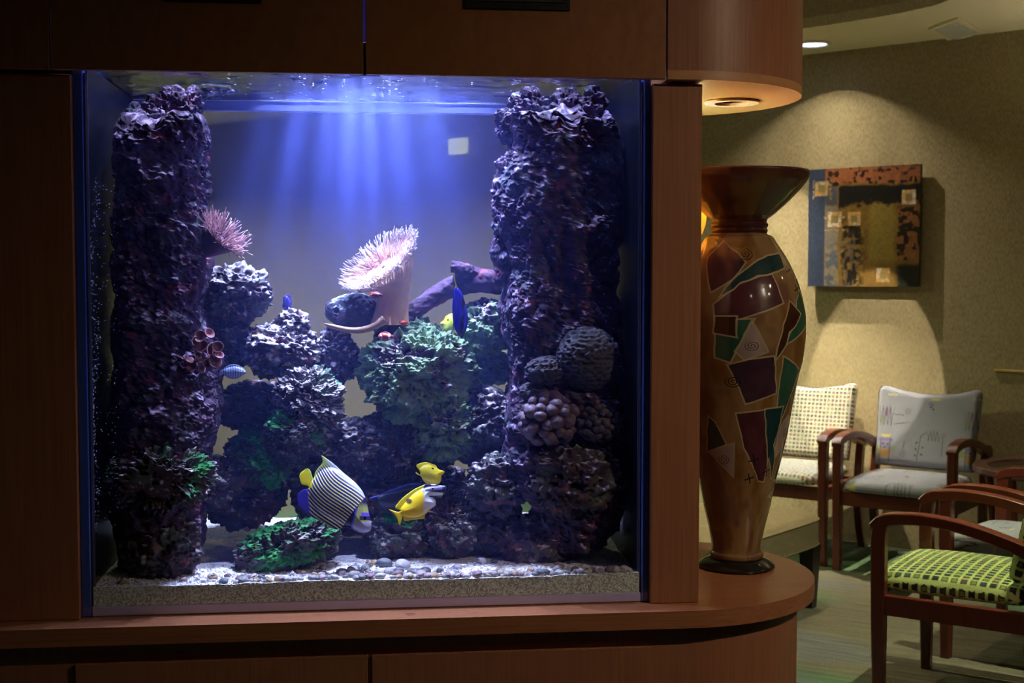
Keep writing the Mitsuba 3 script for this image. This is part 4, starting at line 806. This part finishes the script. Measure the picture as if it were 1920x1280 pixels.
fish('clownfish', 'tiny orange-red clownfish at the lower end of the sloping branch', cl3_o, cl3_b, -.06, 3.5, lambda p: np.tile([.55, .07, .03], (len(p), 1)), step=.8, yaw=-20, eye=(750, 604), eye_r=.9)
gr_o = sc_(OV, 1048, 718, 9); gr_b = sc_(OB, 1048, 718, 9)
fish('royal_gramma', 'tiny violet fish with a yellow rear above the large knobby coral', gr_o, gr_b, -.20, 3, lambda p: blend(np.tile([.08, .03, .45], (len(p), 1)), (.75, .60, .05), ss(p[:, 0], 1049, 1051) * ss(p[:, 1], 716, 718)), step=.6, eye=(1042, 717), eye_r=.8)
# dark surgeonfish behind the foxface
dk_o = [(692, 931), (706, 927), (722, 920), (742, 913), (765, 906), (790, 905), (815, 910), (838, 916), (845, 926), (838, 938), (820, 950), (795, 960), (765, 966), (735, 962), (712, 952), (702, 942)]
dk_b = [(705, 936), (740, 920), (785, 912), (825, 917), (840, 927), (815, 945), (780, 956), (740, 954), (712, 945)]
fish('black_surgeonfish', 'large dark fish with a thin blue back line, mostly hidden behind the foxface', dk_o, dk_b, -.09, 9, lambda p: blend(np.tile([.010, .011, .030], (len(p), 1)), (.06, .09, .55), ss(p[:, 1] - np.interp(p[:, 0], [692, 722, 765, 790, 838], [931, 920, 906, 905, 916]), 3.2, 1.4) * ss(p[:, 0], 800, 780)), step=1.0, yaw=5, eye=(828, 922), eye_r=1.8)
# ------------------------------------------------------------------ the tall vase on the ledge
VC = np.array([*(lambda q: (q[0], q[1]))(uvz(at_v(1383.5, 700, 0.027) * 0 + loc(*at_v(1383.5, 700, 0.027))))])   # its axis in the cabinet's frame
VZ = lambda py: at_v(1383.5, py, 0.027)[2]
VPX = 1 / ppm(0.027, 1384)
SIL = [(322, 124.5), (327, 124.5), (335, 123), (350, 113), (365, 100), (380, 86), (395, 70), (405, 59), (412, 50), (417, 49), (420, 52), (424, 52), (428, 49), (431, 51), (434, 51), (438, 49.5),
       (444, 60), (455, 67), (467, 75), (485, 86), (503, 95), (532, 107), (562, 115), (595, 120.5), (624, 121), (650, 119), (674, 116), (700, 109.5), (742, 101.5), (808, 90.5), (861, 79), (903, 69), (949, 60), (995, 49.5), (1025, 45), (1030, 46), (1034, 50), (1040, 49), (1044, 46)]
from scipy.interpolate import PchipInterpolator
_py = np.array([s[0] for s in SIL], float); _rp = np.array([s[1] for s in SIL], float); RP = PchipInterpolator(_py, _rp)
VN, VA = 260, 160
yy = np.unique(np.r_[np.linspace(322, 1044, VN), _py]); rr = RP(yy) * VPX; zz = np.array([VZ(y) for y in yy])
# outside from the foot up, over the lip and down inside the bowl
prof = [(r, z, y) for r, z, y in zip(rr[::-1], zz[::-1], yy[::-1])]
prof += [(rr[0] - .003, zz[0] + .002, 321), (rr[0] - .007, zz[0], 321)] + [(max(r - .009, .004), z - .004, 321) for r, z, y in zip(rr, zz, yy) if y <= 412][::3] + [(.0005, VZ(415), 321)]
va = np.linspace(-np.pi, np.pi, VA + 1)      # 0 faces the front
pr_ = np.array(prof); vv = np.stack([pr_[:, :1] * np.sin(va) , -pr_[:, :1] * np.cos(va), np.repeat(pr_[:, 1:2], VA + 1, 1)], -1).reshape(-1, 3)
uvv = np.stack([np.repeat(va[None], len(pr_), 0), np.repeat(pr_[:, 2:3], VA + 1, 1)], -1).reshape(-1, 2)
i, j = np.meshgrid(np.arange(len(pr_) - 1), np.arange(VA), indexing='ij'); a = (i * (VA + 1) + j)
vf = np.vstack([np.c_[a.ravel(), (a + 1).ravel(), (a + VA + 2).ravel()], np.c_[a.ravel(), (a + VA + 2).ravel(), (a + VA + 1).ravel()]])
def wrap(pts, y0, s=4.573, x0=1300):      # measured points of the decoration -> (angle round the vase * 100, height in the same units)
    out = []
    for x, y in pts:
        X, Y = x0 + x / s, y0 + y / s; out.append((100 * math.asin(np.clip((X - 1383.5) / float(RP(Y)), -.995, .995)), Y))
    return out
A_, B_ = 400, 660
PLUM, TEAL, WINE, GREEN, BROWN, LAV, DKGREEN = (.040, .018, .032), (.008, .030, .034), (.060, .016, .024), (.022, .070, .045), (.045, .016, .008), (.26, .20, .19), (.012, .028, .018)
PATCH = [(PLUM, A_, [(60, 380), (185, 250), (270, 350), (350, 460), (200, 560), (60, 720)]), (PLUM, A_, [(725, 325), (770, 350), (860, 560), (800, 520), (740, 400)]),
         (WINE, A_, [(60, 770), (240, 610), (420, 545), (530, 525), (610, 755), (210, 892), (60, 900)]), (GREEN, A_, [(70, 1010), (215, 895), (345, 890), (170, 1235), (70, 1200)]),
         (BROWN, A_, [(60, 870), (210, 868), (210, 1028), (60, 1000)]), (LAV, A_, [(335, 920), (465, 1150), (285, 1215), (215, 1150)]),
         (GREEN, A_, [(825, 640), (880, 760), (912, 905), (640, 1092), (700, 960), (765, 740)]), (BROWN, A_, [(772, 565), (840, 552), (890, 700), (926, 930), (905, 900), (840, 690)]),
         (TEAL, A_, [(420, 410), (520, 370), (640, 350), (665, 510), (480, 522), (330, 560)]), (TEAL, A_, [(250, 530), (420, 410), (480, 522), (330, 565), (240, 610)]), (TEAL, A_, [(80, 745), (160, 620), (250, 530), (330, 565), (200, 640)]),
         (PLUM, B_, [(165, 75), (330, 30), (520, 8), (545, 130), (572, 310), (320, 392)]), (GREEN, B_, [(620, 15), (825, 155), (670, 490), (640, 560), (600, 440)]),
         (BROWN, A_, [(680, 750), (795, 850), (740, 935), (640, 1010), (610, 950)]), (BROWN, A_, [(610, 950), (740, 935), (640, 1090), (590, 1270), (540, 1280), (560, 1130)]),
         (BROWN, B_, [(908, 20), (905, 90), (830, 180), (690, 490), (665, 490), (740, 300)]),
         (WINE, B_, [(250, 482), (490, 453), (540, 880), (520, 1060), (470, 1050), (330, 760)]), (TEAL, B_, [(488, 447), (655, 438), (612, 650), (545, 880), (510, 650)]), (TEAL, B_, [(530, 780), (612, 650), (612, 860), (642, 1045), (600, 1045)]),
         (LAV, B_, [(725, 518), (795, 610), (715, 745), (640, 970), (608, 780), (645, 600)]), (WINE, B_, [(800, 400), (838, 350), (770, 720), (705, 1075), (636, 1065), (715, 745)]),
         (LAV, B_, [(242, 738), (256, 1005), (78, 810)]), (DKGREEN, B_, [(55, 520), (95, 560), (182, 742), (70, 812)]), (LAV, B_, [(700, 1090), (665, 1275), (598, 1200)])]
SHAPES_ = []                                     # neighbours of one colour that touch are one shape
for c, y0, p in PATCH:
    q = wrap(p, y0)
    near_ = SHAPES_ and SHAPES_[-1][0] is c and sg.Polygon(SHAPES_[-1][1][-1]).buffer(1.5).intersects(sg.Polygon(q))
    if near_: SHAPES_[-1][1].append(q)
    else: SHAPES_.append((c, [q]))
PATCH = SHAPES_
SPIR = [(wrap([(335, 350)], A_)[0], 16, (.02, .022, .012)), (wrap([(340, 1105)], A_)[0], 12, (.07, .04, .06)), (wrap([(210, 212)], B_)[0], 14, (.01, .012, .01)), (wrap([(182, 870)], B_)[0], 12.5, (.07, .04, .06)), (wrap([(718, 660)], B_)[0], 11.5, (.012, .012, .012)), (wrap([(655, 1200)], B_)[0], 9, (.08, .06, .07))]
CROSS = [wrap([p], y)[0] for p, y in (((715, 490), A_), ((780, 645), A_), ((415, 872), B_), ((388, 1030), B_), ((540, 975), B_))]
def vase_fn(p, n, uv):
    X, Y = uv.x * 100, uv.y
    X = X - 314.159 * dr.round(X / 314.159)                       # the front's pattern comes round again at the back
    X = X + 1.2 * (noise(X * .08, Y * .06, 1.0) - .5) * 2
    g = fbm(X * .035 + 3, Y * .016, 5.0, 3); h = fbm(X * .02 + 30, Y * .022, 9.0, 2)
    c = mix((.155, .070, .020), (.215, .132, .058), smoothstep(.35, .65, g)); c = mix(c, (.13, .062, .050), smoothstep(.56, .70, h) * .8)
    for col, polys in PATCH:
        u_ = mi.Float(1e6)
        for P in polys:
            area = sum(P[k - 1][0] * P[k][1] - P[k][0] * P[k - 1][1] for k in range(len(P))); sg_ = 1 if area > 0 else -1
            d = mi.Float(-1e6)
            for k in range(len(P)):
                (x0, y0), (x1, y1) = P[k - 1], P[k]; L = max(math.hypot(x1 - x0, y1 - y0), 1e-6)
                d = dr.maximum(d, sg_ * ((X - x0) * (y1 - y0) - (Y - y0) * (x1 - x0)) / L)
            u_ = dr.minimum(u_, d)
        c = mix(c, (.36, .31, .19), smoothstep(3.6, 2.2, u_) * .75)
        c = mix(c, mi.Color3f(col) * (.75 + .6 * fbm(X * .05, Y * .03, 2.0, 2)), smoothstep(.4, -.4, u_))
    for (cx, cy), r0, col in SPIR:
        dx, dy = X - cx, (Y - cy) * 1.25; r = dr.sqrt(dx * dx + dy * dy); t = r / r0 * 2.6 - dr.atan2(dy, dx) / 6.28318
        w = dr.abs(t - dr.round(t)); c = mix(c, col, smoothstep(.20, .12, w) * smoothstep(r0 * 1.05, r0 * .95, r))
    for cx, cy in CROSS:
        dx, dy = X - cx, Y - cy; a, b = dr.abs(dx * .25 + dy * .97), dr.abs(dx * .95 - dy * .3)
        m = dr.maximum(smoothstep(1.6, .7, a) * smoothstep(13, 11, b), smoothstep(1.7, .8, b) * smoothstep(11, 9, a)); c = mix(c, (.006, .008, .006), m)
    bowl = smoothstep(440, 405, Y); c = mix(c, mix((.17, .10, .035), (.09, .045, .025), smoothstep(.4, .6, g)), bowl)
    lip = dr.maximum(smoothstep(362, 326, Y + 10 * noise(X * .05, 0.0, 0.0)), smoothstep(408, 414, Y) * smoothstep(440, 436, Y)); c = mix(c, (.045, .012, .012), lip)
    return c
mat('vase', pri(proc(vase_fn), 0.07, specular=0.6, clearcoat=0.8, clearcoat_gloss=0.97))
mat('gloss_black', pri((0.006, 0.006, 0.007), 0.06, specular=0.6, clearcoat=0.6, clearcoat_gloss=0.98))
vk = thing('floor_vase', 'tall glazed vase with patchwork shapes and spirals in brown, plum and green', 'vase')
VM = LOC @ T().translate([float(VC[0]) * 0 + float(at_v(1383.5, 700, 0.027)[0]), 0.027, 0])
obj('body', trimesh.Trimesh(vv, vf, process=False), 'mat_vase', vk, M=VM, smooth=True, uv=uvv)
fz = lambda r: r * VPX
zb_ = VZ(1044)
obj('foot', lathe([(.0005, ZL1 + .0006), (fz(66), ZL1 + .0006), (fz(69.5), ZL1 + .003), (fz(70), ZL1 + .006), (fz(68), ZL1 + .010), (fz(58), ZL1 + .021), (fz(49), zb_ + .001), (fz(45), zb_ + .004), (.0005, zb_ + .004)], 72), 'mat_gloss_black', vk, M=VM, smooth=40, label='flared black foot')

# ------------------------------------------------------------------ abstract picture on the wall
t0, z0 = wall_t(1519, 316, .055); t1, z1 = wall_t(1727, 310, .055); t2, z2 = wall_t(1514, 534, .055); t3, z3 = wall_t(1722, 540, .055)
ta, tb_, za, zb2 = (t0 + t2) / 2, (t1 + t3) / 2, (z2 + z3) / 2, (z0 + z1) / 2
pk = thing('wall_picture', 'square abstract picture in blue, rust, black and ochre on the tan wall', 'picture')
def picture(p, n, uv):
    x, y = uv.x, uv.y                                                    # 0..1, y from the top
    w = .018 * (fbm(x * 9, y * 9, 2.0, 3) - .5) * 2; X, Y = x + w, y + w
    st = fbm(x * 60, y * 11, 1.0, 3); bl = fbm(x * 26, y * 30, 6.0, 4)
    c = mix((.27, .16, .03), (.20, .10, .03), st)
    c = mix(c, (.29, .21, .045), smoothstep(.54, .58, X) * smoothstep(.80, .76, X) * smoothstep(.28, .32, Y) * smoothstep(.82, .76, Y) * .8)
    c = mix(c, (.022, .017, .012), smoothstep(.40, .52, bl) * smoothstep(.30, .32, X) * smoothstep(.56, .46, X) * smoothstep(.4, .5, Y))           # torn black over grey
    c = mix(c, (.16, .12, .085), smoothstep(.52, .62, st) * smoothstep(.30, .32, X) * smoothstep(.50, .44, X) * smoothstep(.5, .6, Y) * .7)
    c = mix(c, mix((.25, .10, .035), (.02, .015, .01), smoothstep(.44, .56, bl)), smoothstep(.80, .82, X) * smoothstep(.32, .36, Y) * smoothstep(.80, .76, Y))
    c = mix(c, (.018, .020, .012), smoothstep(.76, .84, X) * smoothstep(.78, .84, Y))
    c = mix(c, (.013, .011, .010), smoothstep(.14, .17, Y) * smoothstep(.34, .29, Y + .1 * (bl - .5)) * smoothstep(.27, .29, X))
    c = mix(c, mix((.36, .13, .050), (.24, .075, .035), st), smoothstep(.165, .140, Y + .03 * bl) * smoothstep(.13, .15, X)); c = mix(c, (.02, .012, .01), smoothstep(.60, .68, bl) * smoothstep(.17, .14, Y))
    c = mix(c, mix((.22, .18, .12), (.085, .10, .13), smoothstep(.46, .58, bl) * smoothstep(.5, .8, Y)), smoothstep(.15, .16, X) * smoothstep(.285, .275, X) * smoothstep(.30, .33, Y))
    c = mix(c, (.085, .085, .095), smoothstep(.15, .16, X) * smoothstep(.275, .265, X) * smoothstep(.14, .16, Y) * smoothstep(.33, .30, Y))
    c = mix(c, (.036, .048, .085), smoothstep(.155, .150, x)); c = c * (.75 + .5 * fbm(x * 80, y * 80, 3.0, 2))
    for cx, cy, s, turn in ((.12, .165, .066, 1), (.245, .43, .068, 1), (.425, .43, .060, 0), (.905, .265, .062, 0), (.690, .905, .062, 0)):
        a, b = dr.abs(x - cx), dr.abs(y - cy); m = dr.maximum(a, b)
        ring = smoothstep(s, s * .93, m); core = smoothstep(s * .52, s * .42, m)
        q = mix((.62, .33, .09), (.72, .66, .55), smoothstep(.45, .6, fbm(x * 50 + cx, y * 50, 1.0, 2))); c = mix(c, q, ring); c = mix(c, (.30, .22, .08), core)
        if turn: c = mix(c, (.70, .52, .30), smoothstep(.45, .62, noise(x * 90, y * 90)) * smoothstep(s * 1.6, s * 1.2, m) * (1 - ring) * smoothstep(.55, .6, noise((x if cy < .3 else y) * 46, 3.0)))
    return c * .62
mat('picture', pri(proc(picture), 0.28, specular=0.5, clearcoat=0.3))
PW = tb_ - ta
bd = box(ta, tb_, -.058, -.030, za, zb2, .001)
obj('panel', bd, pri((.03, .028, .03), .4), pk, M=WALL)
obj('painted_face', trimesh.Trimesh([(ta, -.0585, za), (tb_, -.0585, za), (tb_, -.0585, zb2), (ta, -.0585, zb2)], [[0, 1, 2], [0, 2, 3]], process=False), 'mat_picture', pk, M=WALL, uv=np.array([(0, 1), (1, 1), (1, 0), (0, 0.0)]), smooth=False)
obj('hanging_batten', box(ta + .08, tb_ - .08, -.0298, -.0005, zb2 - .16, zb2 - .10), 'mat_black', pk, M=WALL)

# ------------------------------------------------------------------ fabrics
def squares(base, pitch, fill, cols, thread, speck=.08):
    def f(p, n, uv):
        a, b = uv.x / pitch, uv.y / pitch; ia, ib = dr.floor(a), dr.floor(b); x, y = dr.abs(a - ia - .5), dr.abs(b - ib - .5)
        m = dr.maximum(x, y); r = cell_rand(ia, ib, 3)
        c = mi.Color3f(base) * (.86 + .28 * noise(uv.x * 900, uv.y * 900))
        col = mi.Color3f(cols[0])
        for k, q in enumerate(cols[1:], 1): col = dr.select(r > k / len(cols), mi.Color3f(q), col)
        c = mix(c, thread, smoothstep(fill + .05, fill + .02, m)); c = mix(c, col, smoothstep(fill - .03, fill - .07, m))
        return c
    return f
mat('dot_cream', pri(proc(squares((.56, .55, .42), .0225, .27, [(.05, .06, .055), (.20, .075, .06), (.30, .26, .17), (.09, .12, .08), (.10, .09, .13), (.33, .15, .11)], (.12, .11, .09))), .9, specular=.1, sheen=.3))
mat('dot_lime', pri(proc(squares((.50, .58, .20), .0315, .30, [(.030, .040, .034), (.035, .05, .06), (.11, .065, .045), (.020, .024, .022), (.20, .22, .06), (.05, .075, .05)], (.03, .035, .02))), .9, specular=.1, sheen=.3))
mat('fabric_dark', pri((.055, .055, .050), .9))
def doodle(p, n, uv):
    # pale grey cloth printed with a repeat of pencil scribbles, little house shapes, stems and blots
    u, v = uv.x * .74 + 20 * .33 + .192, uv.y * .74 + 20 * .30 - .289
    iu, iv = dr.floor(u / .33), dr.floor(v / .30); x, y = u - iu * .33, v - iv * .30
    c = mi.Color3f(.25, .255, .29) * (.92 + .16 * noise(uv.x * 700, uv.y * 700))
    def rect(c, x0, x1, y0, y1, col, k=1.0): return mix(c, col, smoothstep(x0 - .001, x0 + .001, x) * smoothstep(x1 + .001, x1 - .001, x) * smoothstep(y0 - .001, y0 + .001, y) * smoothstep(y1 + .001, y1 - .001, y) * k)
    c = rect(c, .020, .062, .030, .062, (.33, .20, .08)); c = rect(c, .020, .064, .064, .090, (.20, .19, .27)); c = rect(c, .014, .070, .092, .104, (.17, .14, .26)); c = rect(c, .024, .060, .108, .120, (.46, .40, .15))
    c = rect(c, .000, .018, .052, .074, (.20, .25, .08)); c = rect(c, .066, .082, .060, .074, (.22, .27, .10)); c = rect(c, .036, .072, .272, .280, (.42, .40, .22)); c = rect(c, .205, .240, .262, .270, (.44, .41, .12))
    c = rect(c, .020, .030, .160, .190, (.20, .23, .10)); c = rect(c, .030, .040, .190, .222, (.22, .10, .22))
    ink = (.045, .040, .050)
    # scribble: a tall zigzag, a small one and coils
    zz = dr.abs((x - .008) / .014 - dr.floor((x - .008) / .014) - .5) * 2
    m = smoothstep(.16, .06, dr.abs(zz - (y - .155) / .072)) * smoothstep(.006, .010, x) * smoothstep(.066, .062, x) * smoothstep(.150, .156, y) * smoothstep(.232, .226, y); c = mix(c, ink, m)
    zz = dr.abs((x - .2) / .013 - dr.floor((x - .2) / .013) - .5) * 2
    m = smoothstep(.24, .1, dr.abs(zz - (y - .105) / .040)) * smoothstep(.198, .202, x) * smoothstep(.250, .246, x) * smoothstep(.103, .107, y) * smoothstep(.147, .143, y); c = mix(c, ink, m * .8)
    for cx, cy, r0 in ((.118, .215, .014), (.110, .050, .016), (.262, .130, .010)):
        dx, dy = x - cx, y - cy; r = dr.sqrt(dx * dx + dy * dy); t = r / r0 * 2.2 - dr.atan2(dy, dx) / 6.283; c = mix(c, ink, smoothstep(.25, .12, dr.abs(t - dr.round(t))) * smoothstep(r0, r0 * .9, r) * .7)
    for x0, y0, x1, y1 in ((.066, .20, .105, .198), (.070, .162, .126, .172), (.168, .030, .176, .120), (.176, .120, .196, .138), (.024, .012, .024, .108), (.060, .012, .060, .108), (.110, .066, .114, .098), (.262, .05, .262, .12)):
        L = math.hypot(x1 - x0, y1 - y0); t = dr.clip(((x - x0) * (x1 - x0) + (y - y0) * (y1 - y0)) / L ** 2, 0, 1); d = dr.sqrt(dr.square(x - x0 - t * (x1 - x0)) + dr.square(y - y0 - t * (y1 - y0))); c = mix(c, ink, smoothstep(.0016, .0008, d))
    for cx, cy in ((.160, .045), (.184, .050), (.160, .070), (.186, .078), (.162, .095), (.033, .082), (.052, .080), (.04, .068), (.205, .235), (.215, .228), (.21, .242)):
        d = dr.sqrt(dr.square(x - cx) + dr.square(y - cy)); c = mix(c, (.05, .045, .06), smoothstep(.0045, .0030, d))
    c = mix(c, (.20, .15, .24), smoothstep(.014, .011, dr.sqrt(dr.square((x - .205)) + dr.square((y - .248) * 1.4))) * .7)
    return c
mat('doodle_grey', pri(proc(doodle), .9, specular=.1, sheen=.2))
def suede(p, n, uv): return mix((.17, .135, .075), (.225, .185, .11), fbm(p.x * 24, p.y * 24, p.z * 60, 3)) * (.9 + .2 * noise(p.x * 600, p.y * 600, p.z * 600))
mat('suede', pri(proc(suede), .85, specular=.15, sheen=.4))

# ------------------------------------------------------------------ chairs
def bar(path, w, x, seg_h):
    """A bar of width w (along x) swept along a path in the y-z plane with the given depths."""
    p = np.asarray(path, float); t = np.gradient(p, axis=0); t /= np.linalg.norm(t, axis=1, keepdims=True); nn = np.c_[-t[:, 1], t[:, 0]]
    h = np.broadcast_to(seg_h, (len(p),))[:, None] / 2; b = min(w, float(h.min() * 2)) * .14; rings = []
    for sx, sy in ((-w / 2 + b, 1), (w / 2 - b, 1), (w / 2, 1 - 2 * b / (h * 2)), (w / 2, -1 + 2 * b / (h * 2)), (w / 2 - b, -1), (-w / 2 + b, -1), (-w / 2, -1 + 2 * b / (h * 2)), (-w / 2, 1 - 2 * b / (h * 2))):
        q = p + nn * h * sy; rings.append(np.c_[np.full(len(p), x + sx), q])
    V = np.stack(rings, 1); n = 8; m = len(p); i, j = np.meshgrid(np.arange(m - 1), np.arange(n), indexing='ij')
    q = np.stack([i * n + j, (i + 1) * n + j, (i + 1) * n + (j + 1) % n, i * n + (j + 1) % n], -1).reshape(-1, 4); V = V.reshape(-1, 3)
    f = [q[:, [0, 1, 2]], q[:, [0, 2, 3]]]
    for e, s in ((0, 1), ((m - 1) * n, -1)): f.append(np.array([[e, e + k, e + k + 1][::s] for k in range(1, 7)]))
    m_ = trimesh.Trimesh(V, np.vstack(f), process=False)
    if m_.volume < 0: m_.invert()
    return m_
def super_ring(hx, hy, n=90, e=5.0): a = np.linspace(0, 2 * np.pi, n + 1)[:-1]; return np.c_[hx * np.sign(np.cos(a)) * np.abs(np.cos(a)) ** (2 / e), hy * np.sign(np.sin(a)) * np.abs(np.sin(a)) ** (2 / e)]
CW, CD = 0.575, 0.50
def chair_parts():
    """One armchair, facing -y, origin on the floor between its front legs."""
    P = {}
    for s, nm in ((-1, 'leg'), (1, 'leg_001')):
        x = s * CW / 2; P[nm] = (bar([(0.004, 0), (0, .3), (-.004, .6), (.002, .645)], .044, x, [.034, .046, .050, .050]), 'mat_chair_wood')
    for s, nm in ((-1, 'leg_002'), (1, 'leg_003')):
        x = s * CW / 2; y = np.linspace(0, 1, 14); pth = np.c_[CD + .085 * (1 - y / .45).clip(0) ** 1.6 + .05 * ((y - .45) / .55).clip(0) ** 1.5, y * .62]; P[nm] = (bar(pth, .040, x, np.interp(y, [0, .6, 1], [.034, .052, .046])), 'mat_chair_wood')
    for s, nm in ((-1, 'arm'), (1, 'arm_001')):
        y = np.linspace(0, 1, 26); top = .652 + .030 * np.sin(np.pi * np.clip(y * 1.15, 0, 1) ** .8) - .070 * y ** 2.2
        top = top - .013 * np.clip(1 - y / .06, 0, 1) ** 2
        P[nm] = (bar(np.c_[-.024 + y * (CD + .097), top], .052, s * CW / 2, np.interp(y, [0, .06, .4, 1], [.026, .040, .036, .044])), 'mat_chair_wood')
    P['rail'] = (cat_([box(-CW / 2 + .018, CW / 2 - .018, -.012, .014, .335, .405, .003)]), 'mat_chair_wood'); P['rail_001'] = (box(-CW / 2 + .018, CW / 2 - .018, CD - .012, CD + .012, .335, .395, .003), 'mat_chair_wood')
    for s, nm in ((-1, 'rail_002'), (1, 'rail_003')): P[nm] = (box(s * CW / 2 - .013, s * CW / 2 + .013, .01, CD - .01, .335, .405, .003), 'mat_chair_wood')
    o = super_ring(CW / 2 - .024, .275, e=7)
    def sh(p, d): x = np.clip(d / .045, 0, 1); return .036 * np.sqrt(np.clip(1 - (1 - x) ** 2, 0, 1)) + .024 * (1 - (p[:, 0] / (CW / 2)) ** 2).clip(0) * (1 - (p[:, 1] / .28) ** 2).clip(0)
    v, f, uvp = inflate(o, .014, sh); low = v[:, 2] < 0; v[low, 2] *= .55
    P['seat'] = ((v + (0, .222, .432), f, uvp), 'cloth')
    hx = CW / 2 - .026; hz = .21
    ring_ = [(-hx, -hz), (hx, -hz), (hx + .004, 0), (hx + .012, hz - .03), (hx + .004, hz), (hx - .03, hz + .008)] + [(x, hz + .008 - .034 * (1 - (x / (hx - .03)) ** 2)) for x in np.linspace(hx - .06, -hx + .06, 15)] + [(-hx + .03, hz + .008), (-hx - .004, hz), (-hx - .012, hz - .03), (-hx - .004, 0)]
    def bh(p, d): x = np.clip(d / .035, 0, 1); return .036 * np.sqrt(np.clip(1 - (1 - x) ** 2, 0, 1)) + .010 * (1 - (p[:, 0] / hx) ** 2).clip(0)
    v, f, uvp = inflate(np.array(ring_), .014, bh)
    w = np.c_[v[:, 0], -v[:, 2] + .05 * (v[:, 0] / hx) ** 2 * -.5, v[:, 1]]; th = math.radians(-13)
    w = np.c_[w[:, 0], w[:, 1] * math.cos(th) - w[:, 2] * math.sin(th), w[:, 1] * math.sin(th) + w[:, 2] * math.cos(th)] + (0, CD + .010, .690)
    P['backrest'] = ((w, f, uvp + (0, .6)), 'cloth')
    return P
CHAIR = {}
for nm, (m, mt) in chair_parts().items():
    if mt == 'cloth': CHAIR[nm] = (mikit.ply((m[0], m[1]), None, smooth=True, uv=m[2]), None)
    else: CHAIR[nm] = (mikit.ply(m, None, smooth=30), mt)
def chair(p0, p1, cloth, label, cloth_label=None):
    """p0, p1: where its two front legs stand, the one on the sitter's right first as seen from the front's left."""
    p0, p1 = np.array(p0, float), np.array(p1, float); c = (p0 + p1) / 2; ang = math.degrees(math.atan2(*(p1 - p0)[::-1]))
    k = thing('armchair', label, 'chair', 'upholstered armchairs of the waiting area'); M = T().translate([c[0], c[1], 0]) @ T().rotate([0, 0, 1], ang)
    for nm, (d, mt) in CHAIR.items():
        kk = f'{k}__{nm}'; scene[kk] = {**d, 'bsdf': {'type': 'ref', 'id': mt or cloth}, 'to_world': M}; _used.add(kk)
    return k
chair((1.605 - .81 * CW - .02, 6.645 + .588 * CW), (1.605, 6.645), 'mat_dot_cream', 'cream armchair with rows of small coloured squares, partly behind the vase')
chair((1.650, 6.560), (1.650 + .81 * CW, 6.560 - .588 * CW), 'mat_doodle_grey', 'pale grey armchair printed with scribbles, right of the cream chair against the wall')
def facing_left(p_near, d): d = np.array(d) / np.linalg.norm(d); p = np.array(p_near); return p + d * CW, p
a, b = facing_left((1.262, 4.43), (.55, .835)); chair(a, b, 'mat_dot_lime', 'armchair in lime green cloth with dark squares, nearest at the right edge')
a, b = facing_left((1.700, 5.05), (.66, .75)); chair(a, b, 'mat_doodle_grey', 'armchair in grey-green printed cloth standing behind the lime green chair')

# ------------------------------------------------------------------ bench and side table
bk = thing('upholstered_bench', 'tan suede bench with piped edges and dark tapered legs behind the vase', 'bench')
bx, by = np.array([-.77, .64]), np.array([-.64, -.77]); K = np.array([1.415, 5.83])
BL, BWD = 1.15, .60
BM = T(np.array([[by[0], bx[0], 0, K[0]], [by[1], bx[1], 0, K[1]], [0, 0, 1, 0], [0, 0, 0, 1.0]]))     # x along the bench towards the viewer, y across it, origin at the visible corner
o = super_ring(BL / 2, BWD / 2, 140, 11)
def bh(p, d): x = np.clip(d / .03, 0, 1); return .058 + .030 * np.clip(d / .2, 0, 1) ** .6 * (1 - .3 * np.clip(d / .3, 0, 1)) - .022 * (1 - x) ** 2
def soft_block(o, z0, z1, crown, mt, holder):
    v, f, uvp = inflate(o, .02, lambda p, d: .001 + crown * np.sqrt(np.clip(d / .16, 0, 1)) * .9)
    n = len(v); up = v[:, 2] >= 0
    poly = sg.Polygon(o); v_ = v.copy(); v_[:, 2] = np.where(v[:, 2] > 0, z1 + v[:, 2], z1)
    m = slab(poly, z0, z1, .006)
    t = trimesh.Trimesh(v_, f, process=False)
    return cat_([m, t])
R_ = o + (BL / 2, BWD / 2)
m = soft_block(R_, .285, .402, .058, None, None); obj('cushion', m if np.linalg.det(np.array(BM.matrix)[:3, :3]) > 0 else m, 'mat_suede', bk, M=BM, smooth=35)
for z in (.402, .290):
    ring3 = np.c_[np.vstack([R_, R_[:1]]) * 1.0, np.full(len(R_) + 1, z)]; obj('piping', tube(ring3, .0045, 6, caps=False), 'mat_suede', bk, M=BM, smooth=True)
for x, y in ((.055, .05), (BL - .055, .05), (.055, BWD - .05), (BL - .055, BWD - .05)):
    obj('leg', trimesh.convex.convex_hull(np.array([(x + a * .036, y + b * .036, .286) for a in (-1, 1) for b in (-1, 1)] + [(x + a * .024, y + b * .024, 0) for a in (-1, 1) for b in (-1, 1)])), 'mat_espresso', bk, M=BM)
tk = thing('side_table', 'round side table with glass top in a dark red ring, right of the grey chair', 'table')
TM = T().translate([2.465, 6.03, 0])
obj('ring', lathe([(.235, .575), (.30, .575), (.305, .580), (.305, .602), (.30, .607), (.240, .607), (.235, .602), (.235, .575)], 72), pri((.10, .035, .035), .3), tk, M=TM, smooth=40)
obj('glass_top', lathe([(.0005, .601), (.238, .601)], 64), {'type': 'thindielectric', 'int_ior': 1.5}, tk, M=TM, smooth=False)
for k in range(4):
    a = math.radians(40 + 90 * k); obj('leg', tube([(.27 * math.cos(a), .27 * math.sin(a), .577), (.20 * math.cos(a), .20 * math.sin(a), .0)], [.020, .015], 12), 'mat_chair_wood', tk, M=TM, smooth=40)
